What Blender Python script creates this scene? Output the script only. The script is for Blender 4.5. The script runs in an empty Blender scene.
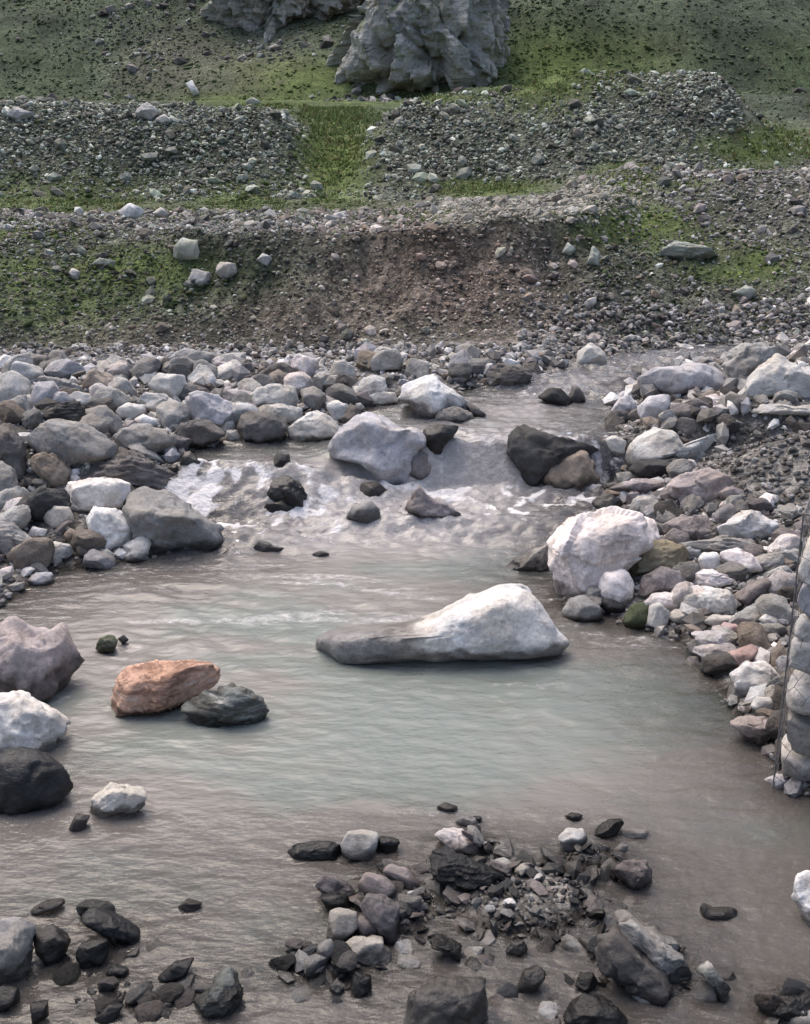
import bpy, bmesh, math, random
import numpy as np
from mathutils import Matrix, Euler

random.seed(7)
RNG = np.random.default_rng(11)
scene = bpy.context.scene
col = scene.collection

# ------------------------------------------------------------------ camera model
CAM_H, FPX, CX, CY, HZ = 2.6, 1100.0, 405.0, 512.0, 170.0
PITCH = math.atan((CY - HZ) / FPX)
SP, CP = math.sin(PITCH), math.cos(PITCH)
RIGHT = np.array([1.0, 0, 0]); FWD = np.array([0, CP, -SP]); UP = np.array([0, SP, CP])
CAM = np.array([0, 0, CAM_H])

def project(P):
    d = P - CAM
    z = d @ FWD
    z = np.where(np.abs(z) < 1e-4, 1e-4, z)
    return CX + FPX * (d @ RIGHT) / z, CY - FPX * (d @ UP) / z, z

# ------------------------------------------------------------------ noise
def sstep(a, b, x):
    t = np.clip((x - a) / (b - a), 0, 1)
    return t * t * (3 - 2 * t)

def _hash(ix, iy, iz, seed):
    h = (ix * 374761393 + iy * 668265263 + iz * 2147483647 + seed * 974711) & 0xFFFFFFFF
    h = ((h ^ (h >> 13)) * 1274126177) & 0xFFFFFFFF
    h = ((h ^ (h >> 16)) * 2246822519) & 0xFFFFFFFF
    return ((h ^ (h >> 15)) & 0xFFFFFF) / float(0xFFFFFF) * 2 - 1

def vnoise(P, seed=0):
    i = np.floor(P).astype(np.int64); f = P - i
    u = f * f * f * (f * (f * 6 - 15) + 10)
    out = 0
    for dx in (0, 1):
        for dy in (0, 1):
            for dz in (0, 1):
                w = (u[..., 0] if dx else 1 - u[..., 0]) * (u[..., 1] if dy else 1 - u[..., 1]) * (u[..., 2] if dz else 1 - u[..., 2])
                out = out + w * _hash(i[..., 0] + dx, i[..., 1] + dy, i[..., 2] + dz, seed)
    return out

_NR = np.array(Euler((.61, .43, .52)).to_matrix())
def fbm(P, octv=4, seed=0, gain=0.5):
    P = P @ _NR
    a, s, out = 1.0, 0.0, 0
    for k in range(octv):
        out = out + a * vnoise(P * (2.03 ** k) + 17.3 * k, seed + k)
        s += a; a *= gain
    return out / s

def n2(x, y, sx, sy=None, octv=3, seed=0):
    sy = sx if sy is None else sy
    x = np.asarray(x, float); y = np.asarray(y, float)
    return fbm(np.stack([x * sx, y * sy, np.full_like(x, 0.37)], -1), octv, seed)

# ------------------------------------------------------------------ water level and terrain
def Wlev(x, y):
    yy = y + 0.10 * n2(x, y, 1.3, 0.6, 2, 3)
    main = np.interp(yy, [0, 7.25, 7.6, 7.8, 8.1, 8.42, 8.64, 9.5, 9.75, 10.4, 10.65, 11.5, 12.5], [0, 0, .03, .09, .11, .15, .47, .51, .56, .58, .64, .70, .74])
    left = np.interp(yy, [0, 7.3, 7.9, 8.05, 8.35, 9, 10, 11.5, 12.5], [0, 0, .06, .14, .36, .42, .46, .60, .68])
    t = sstep(-0.9, -0.1, x)
    return main * t + left * (1 - t)

def rays(px, py):
    px = np.asarray(px, float); py = np.asarray(py, float)
    return FWD + ((px - CX) / FPX)[:, None] * RIGHT - ((py - CY) / FPX)[:, None] * UP

TS = np.concatenate([np.linspace(1.6, 16, 720), 16 * 1.0045 ** np.arange(1, 640)])
def march(px, py, S):
    D = rays(px, py)
    out = np.zeros((len(D), 3))
    for i in range(0, len(D), 60):
        d = D[i:i + 60]
        P = CAM + d[:, None, :] * TS[None, :, None]
        g = P[..., 2] - S(P[..., 0], P[..., 1])
        below = g < 0
        k = np.where(below.any(1), below.argmax(1), len(TS) - 1)
        k = np.maximum(k, 1); r = np.arange(len(d))
        g0, g1 = g[r, k - 1], g[r, k]
        f = np.clip(g0 / np.where(np.abs(g0 - g1) < 1e-9, 1e-9, g0 - g1), 0, 1)
        t = TS[k - 1] + f * (TS[k] - TS[k - 1])
        out[i:i + 60] = CAM + d * t[:, None]
    return out

SHORE = [(-120, 650), (0, 607), (20, 592), (60, 572), (135, 562), (215, 550), (222, 527), (185, 502), (176, 470), (195, 452), (235, 443),
         (330, 436), (342, 424), (370, 410), (400, 404), (440, 405), (472, 390), (520, 380), (560, 371), (600, 361), (660, 352), (725, 346),
         (735, 352), (700, 366), (640, 376), (622, 395), (606, 404), (616, 425), (604, 442), (612, 458), (606, 478), (598, 505), (575, 528),
         (556, 560), (562, 605), (602, 614), (640, 629), (680, 642), (710, 672), (726, 700), (742, 728), (768, 748), (785, 790), (860, 812), (1000, 850)]
_s = march([p[0] for p in SHORE], [p[1] for p in SHORE], Wlev)[:, :2]
POLY = np.concatenate([np.array([[-8.0, 1.75], [-8.0, 5.2]]), _s, np.array([[8.0, 3.4], [8.0, 1.75]])])

def sdist(x, y):
    """signed distance to the water's outline, negative in the water"""
    x = np.asarray(x, float); sh = x.shape
    px, py = x.ravel(), np.asarray(y, float).ravel()
    best = np.full(px.shape, 1e9); ins = np.zeros(px.shape, bool)
    A = POLY; B = np.roll(POLY, -1, 0)
    for (ax, ay), (bx, by) in zip(A, B):
        ex, ey = bx - ax, by - ay
        t = np.clip(((px - ax) * ex + (py - ay) * ey) / (ex * ex + ey * ey + 1e-12), 0, 1)
        best = np.minimum(best, (px - ax - t * ex) ** 2 + (py - ay - t * ey) ** 2)
        c = ((ay > py) != (by > py))
        if abs(ey) > 1e-12:
            ins ^= c & (px < ax + (py - ay) * ex / ey)
    d = np.sqrt(best)
    return np.where(ins, -d, d).reshape(sh)

def flat_at(px, py, z):
    d = rays([px], [py])[0]
    return CAM + d * ((z - CAM_H) / d[2])

SHOAL = []
for px, py, rx, ry, a in [(395, 905, .30, .42, .85), (520, 900, .52, .36, .95), (590, 860, .30, .22, .8), (640, 960, .34, .26, .85), (450, 985, .75, .26, .55),
                          (60, 960, .60, .30, .62), (215, 985, .42, .24, .55), (600, 1030, .5, .2, .7), (800, 1010, .35, .2, .8), (20, 770, .45, .3, .5), (330, 965, .36, .22, .8), (690, 985, .30, .2, .7), (470, 845, .26, .16, .8), (130, 1000, .4, .2, .7)]:
    p = flat_at(px, py, 0.0)
    SHOAL.append((p[0], p[1], rx, ry, min(1.06, a * 1.14)))

def shoal(x, y):
    s = np.zeros_like(np.asarray(x, float))
    for cx, cy, rx, ry, a in SHOAL:
        s = np.maximum(s, a * np.exp(-(((x - cx) / rx) ** 2 + ((y - cy) / ry) ** 2)))
    return s

HEAP = flat_at(775, 452, 0.62)

def H(x, y):
    x = np.asarray(x, float); y = np.asarray(y, float)
    sd = sdist(x, y)
    w = Wlev(x, y)
    side = sstep(-0.2, 1.2, x)
    far = sstep(10.2, 11.8, y)
    lrise = .26 * (1 - np.exp(-np.maximum(sd, 0) / .8)) * (1 - .55 * far)
    rrise = .16 * (1 - np.exp(-np.maximum(sd, 0) / .5)) + .10 * np.clip(sd, 0, 3.2) * (1 - .6 * far)
    rise = lrise * (1 - side) + rrise * side + .035 * n2(x, y, 2.2, None, 3, 21) * sstep(0, .5, sd)
    rise = rise + .34 * np.exp(-(((x - HEAP[0] - .25) / .75) ** 2 + ((y - HEAP[1]) / .6) ** 2)) * sstep(0, .6, sd)
    depth = np.minimum(.30, .02 + .30 * np.maximum(-sd, 0))
    near = sstep(4.6, 3.6, y)
    depth = depth * (1 - near) + np.minimum(depth, .10 + .03 * n2(x, y, 2.5, None, 3, 5)) * near
    sh = shoal(x, y)
    depth = depth * (1 - np.minimum(sh * 1.12, 1)) - .035 * sstep(.7, 1, sh)
    base = np.where(sd > 0, w + rise, w - depth)
    # eroded bank and first terrace
    yf = 12.1 + .35 * n2(x, x * 0, .5, None, 3, 31) + .22 * n2(x, y, 1.6, .8, 3, 33)
    wl = sstep(-2.2, -4.2, x); wr = sstep(2.0, 3.6, x)
    width = 1.9 * (1 - wl) * (1 - wr) + 3.0 * wl + 4.6 * wr
    amt = 1.06 * (1 - wr) + 1.45 * wr
    q = (y - yf) / width
    b = np.clip(q, 0, 1); bc = np.where(b < .62, b * .62 / .62 * .92, .5704 + (b - .62) / .20 * .4296).clip(0, 1); cen = (1 - wl) * (1 - wr); b = b ** .85 * (1 - cen) + bc * cen
    gully = n2(x, y, 2.0, .7, 5, 41) * .30 * np.clip(1 - (2 * q - 1) ** 2, 0, 1)
    z = base + amt * b + gully
    z = z + .02 * np.maximum(y - 14, 0) * (y < 22) + .16 * (y >= 22)
    z = z + .07 * n2(x, y, .8, None, 4, 43) * sstep(12.2, 14, y)
    # rubble mounds / second terrace with a grassy ramp
    gap = np.exp(-((x + 1.75 - .06 * (y - 24)) / .95) ** 2)
    gr = sstep(6.0, 9.0, x - .1 * (y - 24))
    crest = 1.8 + .20 * n2(x, y, .35, None, 3, 51)
    steep = sstep(22.0, 25.8, y + .8 * n2(x, y, .3, None, 2, 53)) * (crest + .22 * np.exp(-((y - 26.5) / 1.8) ** 2))
    soft = sstep(21.0, 33.0, y) * 1.7
    softr = sstep(22.0, 42.0, y) * 1.55
    z = z + steep * (1 - gap) * (1 - gr) + soft * gap * (1 - gr) + softr * gr
    z = z + .07 * np.clip(y - 30, 0, 42)
    # mountainside
    yh = 70 + 7 * n2(x, y, .03, None, 2, 61)
    hh = np.maximum(y - yh, 0)
    z = z + .56 * hh + sstep(0, 14, hh) * (2.4 * n2(x, y, .07, None, 5, 63) + .7 * np.abs(n2(x, y, .3, .12, 4, 65)))
    return z

def surf(x, y):
    h = H(x, y)
    wet = (y < 12.4) & (sdist(x, y) < 0.05)
    return np.where(wet, np.maximum(h, Wlev(x, y)), h)

def ground_hit(px, py):
    return march(px, py, surf)

# ------------------------------------------------------------------ mesh helpers
def mk_mesh(name, V, F, smooth=True, attrs=None, colors=None):
    me = bpy.data.meshes.new(name)
    V = np.asarray(V, np.float32); F = np.asarray(F, np.int32)
    n = F.shape[1]
    me.vertices.add(len(V)); me.vertices.foreach_set('co', V.ravel())
    me.loops.add(F.size); me.loops.foreach_set('vertex_index', F.ravel())
    me.polygons.add(len(F)); me.polygons.foreach_set('loop_start', np.arange(0, F.size, n, dtype=np.int32))
    me.polygons.foreach_set('use_smooth', np.full(len(F), smooth))
    for k, a in (attrs or {}).items():
        at = me.attributes.new(k, 'FLOAT', 'POINT'); at.data.foreach_set('value', np.asarray(a, np.float32).ravel())
    for k, a in (colors or {}).items():
        at = me.attributes.new(k, 'FLOAT_COLOR', 'POINT')
        c = np.ones((len(V), 4), np.float32); c[:, :3] = a
        at.data.foreach_set('color', c.ravel())
    me.update(calc_edges=True)
    me.validate()
    return me

def link(name, me, mat=None, parent=None, **props):
    o = bpy.data.objects.new(name, me)
    if me is not None and mat is not None and not me.materials:
        me.materials.append(mat)
    col.objects.link(o)
    if parent is not None: o.parent = parent
    for k, v in props.items():
        if v: o[k] = v
    return o

_ico = {}
def ico(s):
    if s not in _ico:
        bm = bmesh.new(); bmesh.ops.create_icosphere(bm, subdivisions=s, radius=1)
        V = np.array([v.co[:] for v in bm.verts]); F = np.array([[v.index for v in f.verts] for f in bm.faces])
        V /= np.linalg.norm(V, axis=1)[:, None]
        _ico[s] = (V, F); bm.free()
    return _ico[s]

# ------------------------------------------------------------------ materials
def nmat(name):
    m = bpy.data.materials.new(name); m.use_nodes = True
    nt = m.node_tree; nt.nodes.clear()
    return m, nt

class N:
    def __init__(s, nt): s.nt = nt
    def new(s, t, **kw):
        n = s.nt.nodes.new(t)
        for k, v in kw.items(): setattr(n, k, v)
        return n
    def L(s, a, b): s.nt.links.new(a, b)
    def noise(s, vec, scale, detail=6, rough=.6):
        n = s.new('ShaderNodeTexNoise'); n.inputs['Scale'].default_value = scale; n.inputs['Detail'].default_value = detail
        n.inputs['Roughness'].default_value = rough
        if vec is not None: s.L(vec, n.inputs['Vector'])
        return n.outputs['Fac']
    def rng(s, v, a, b, c, d, smooth=False):
        n = s.new('ShaderNodeMapRange'); n.interpolation_type = 'SMOOTHSTEP' if smooth else 'LINEAR'
        s.L(v, n.inputs['Value'])
        for k, x in zip(('From Min', 'From Max', 'To Min', 'To Max'), (a, b, c, d)): n.inputs[k].default_value = x
        return n.outputs['Result']
    def math(s, op, a, b=None):
        n = s.new('ShaderNodeMath', operation=op)
        for i, v in enumerate((a, b)):
            if v is None: continue
            if isinstance(v, (int, float)): n.inputs[i].default_value = v
            else: s.L(v, n.inputs[i])
        return n.outputs[0]
    def mix(s, f, a, b, mode='MIX'):
        n = s.new('ShaderNodeMix', data_type='RGBA', blend_type=mode)
        for sock, v in ((n.inputs[0], f), (n.inputs[6], a), (n.inputs[7], b)):
            if isinstance(v, (int, float)): sock.default_value = v
            elif isinstance(v, tuple): sock.default_value = (*v, 1)
            else: s.L(v, sock)
        return n.outputs[2]
    def mapping(s, vec, sc, rot=(0, 0, 0)):
        n = s.new('ShaderNodeMapping'); n.inputs['Scale'].default_value = sc; n.inputs['Rotation'].default_value = rot
        s.L(vec, n.inputs['Vector']); return n.outputs[0]
    def bump(s, h, strength, dist, normal=None):
        n = s.new('ShaderNodeBump'); n.inputs['Strength'].default_value = strength; n.inputs['Distance'].default_value = dist
        s.L(h, n.inputs['Height'])
        if normal is not None: s.L(normal, n.inputs['Normal'])
        return n.outputs[0]
    def attr(s, name, out='Fac', kind='GEOMETRY'):
        n = s.new('ShaderNodeAttribute', attribute_type=kind, attribute_name=name)
        return n.outputs[out]
    def out(s, sh):
        o = s.new('ShaderNodeOutputMaterial'); s.L(sh, o.inputs['Surface'])

def rock_material(name, scale, source='object', band=0., vein=0., bump=1.0, bdist=.02, rot=(.5, .9, .3)):
    m, nt = nmat(name); g = N(nt)
    tc = g.new('ShaderNodeTexCoord').outputs['Object']
    oi = g.new('ShaderNodeObjectInfo')
    if source == 'object':
        base = oi.outputs['Color']
        off = g.new('ShaderNodeVectorMath', operation='ADD'); g.L(tc, off.inputs[0])
        cmb = g.new('ShaderNodeCombineXYZ'); r = g.math('MULTIPLY', oi.outputs['Random'], 40.0)
        for k in range(3): g.L(r, cmb.inputs[k])
        g.L(cmb.outputs[0], off.inputs[1]); tc = off.outputs[0]
    else:
        base = g.attr('tint', 'Color')
    big = g.noise(tc, 1.6 * scale, 7, .62)
    fine = g.noise(tc, 22 * scale, 6, .7)
    mid = g.noise(tc, 6.5 * scale, 8, .65)
    c = g.mix(1.0, base, g.rng(big, .3, .7, .66, 1.28), 'MULTIPLY')
    hue = g.noise(tc, 1.1 * scale, 5, .6)
    c = g.mix(g.rng(hue, .44, .62, 0, .8, True), c, g.mix(1.0, c, (1.0, .93, .84), 'MULTIPLY'))
    c = g.mix(1.0, c, g.rng(fine, .3, .7, .74, 1.22), 'MULTIPLY')
    dk = g.rng(mid, .56, .66, 0, .55, True)
    c = g.mix(dk, c, g.mix(1.0, c, (.48, .46, .45), 'MULTIPLY'))
    if band:
        st = g.mapping(tc, (2.2 * scale, 2.2 * scale, 13 * scale), rot)
        b1 = g.noise(st, 1.0, 5, .55)
        c = g.mix(g.rng(b1, .46, .60, 0, band, True), c, g.mix(1.0, c, (.30, .25, .24), 'MULTIPLY'))
        c = g.mix(g.rng(b1, .42, .34, 0, band * .7, True), c, (.50, .47, .44))
    if vein:
        st2 = g.mapping(tc, (1.0 * scale, 1.0 * scale, 2.4 * scale), (.6, .35, .2))
        nv = g.noise(st2, 1.1, 6, .6)
        rv = g.math('ABSOLUTE', g.math('SUBTRACT', nv, .5))
        mk = g.rng(g.noise(tc, 1.3 * scale, 3, .5), .42, .58, 0, 1, True)
        c = g.mix(g.math('MULTIPLY', g.rng(rv, .0, .035, vein, 0, True), mk), c, g.mix(1.0, c, (.40, .36, .36), 'MULTIPLY'))
        c = g.mix(g.rng(nv, .52, .66, 0, vein * .8, True), c, g.mix(1.0, c, (.70, .655, .65), 'MULTIPLY'))
    wet = g.attr('wet')
    wet = g.math('MULTIPLY', wet, g.rng(mid, .3, .55, .75, 1.0))
    c = g.mix(wet, c, g.mix(1.0, c, (.27, .26, .255), 'MULTIPLY'))
    bs = g.new('ShaderNodeBsdfPrincipled')
    g.L(c, bs.inputs['Base Color'])
    g.L(g.rng(wet, 0, 1, .82, .28), bs.inputs['Roughness'])
    bs.inputs['Specular IOR Level'].default_value = .35
    hgt = g.math('ADD', g.math('MULTIPLY', mid, 1.0), g.math('MULTIPLY', fine, .35))
    if band: hgt = g.math('ADD', hgt, g.math('MULTIPLY', b1, 1.2))
    g.L(g.bump(hgt, .75 * bump, bdist), bs.inputs['Normal'])
    g.out(bs.outputs[0])
    return m

M_ROCK = rock_material('rock_plain', 2.2)
M_VEIN = rock_material('rock_veined', 2.2, vein=.55)
M_BAND = rock_material('rock_banded', 2.0, band=.75, bdist=.03)
M_SLATE = rock_material('rock_layered', 2.2, band=.35, rot=(.15, .2, 0), bdist=.03)
M_SMALL = rock_material('stone_small', .8, bdist=.06)
M_FILL = rock_material('stone_fill', 3.5, bdist=.015)
M_RUB = rock_material('rubble_rock', 7.0, source='tint', bdist=.008)
M_SCREE = rock_material('scree_rock', 3.0, source='tint', bdist=.02)
def ledge_green(m):
    nt = m.node_tree; g = N(nt)
    bs = next(n for n in nt.nodes if n.type == 'BSDF_PRINCIPLED')
    src = bs.inputs['Base Color'].links[0].from_socket
    geo = g.new('ShaderNodeNewGeometry'); sp = g.new('ShaderNodeSeparateXYZ'); g.L(geo.outputs['Normal'], sp.inputs[0])
    tc = g.new('ShaderNodeTexCoord').outputs['Object']
    up = g.math('ADD', sp.outputs['Z'], g.math('MULTIPLY', g.math('SUBTRACT', g.noise(tc, .7, 6, .65), .5), 1.6))
    f = g.rng(up, .52, .72, 0, .85, True)
    g.L(g.mix(f, src, (.070, .098, .040)), bs.inputs['Base Color'])
M_CRAG = rock_material('crag_rock', .35, vein=.2, band=.22, bdist=.2, rot=(.9, .5, .3))

ledge_green(M_CRAG)
PAL = dict(white=(.64, .635, .635), pale=(.44, .43, .415), grey=(.25, .245, .24), dark=(.118, .110, .106), black=(.046, .046, .047), lav=(.41, .40, .42),
           pinkw=(.66, .61, .605), pinkg=(.30, .262, .258), ochre=(.27, .235, .165), purple=(.188, .170, .173), tan=(.235, .20, .17), orange=(.52, .33, .245),
           gneiss=(.165, .18, .172), slate=(.045, .05, .06), moss=(.07, .085, .045), pink=(.38, .28, .275), greeng=(.30, .325, .29))

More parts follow.
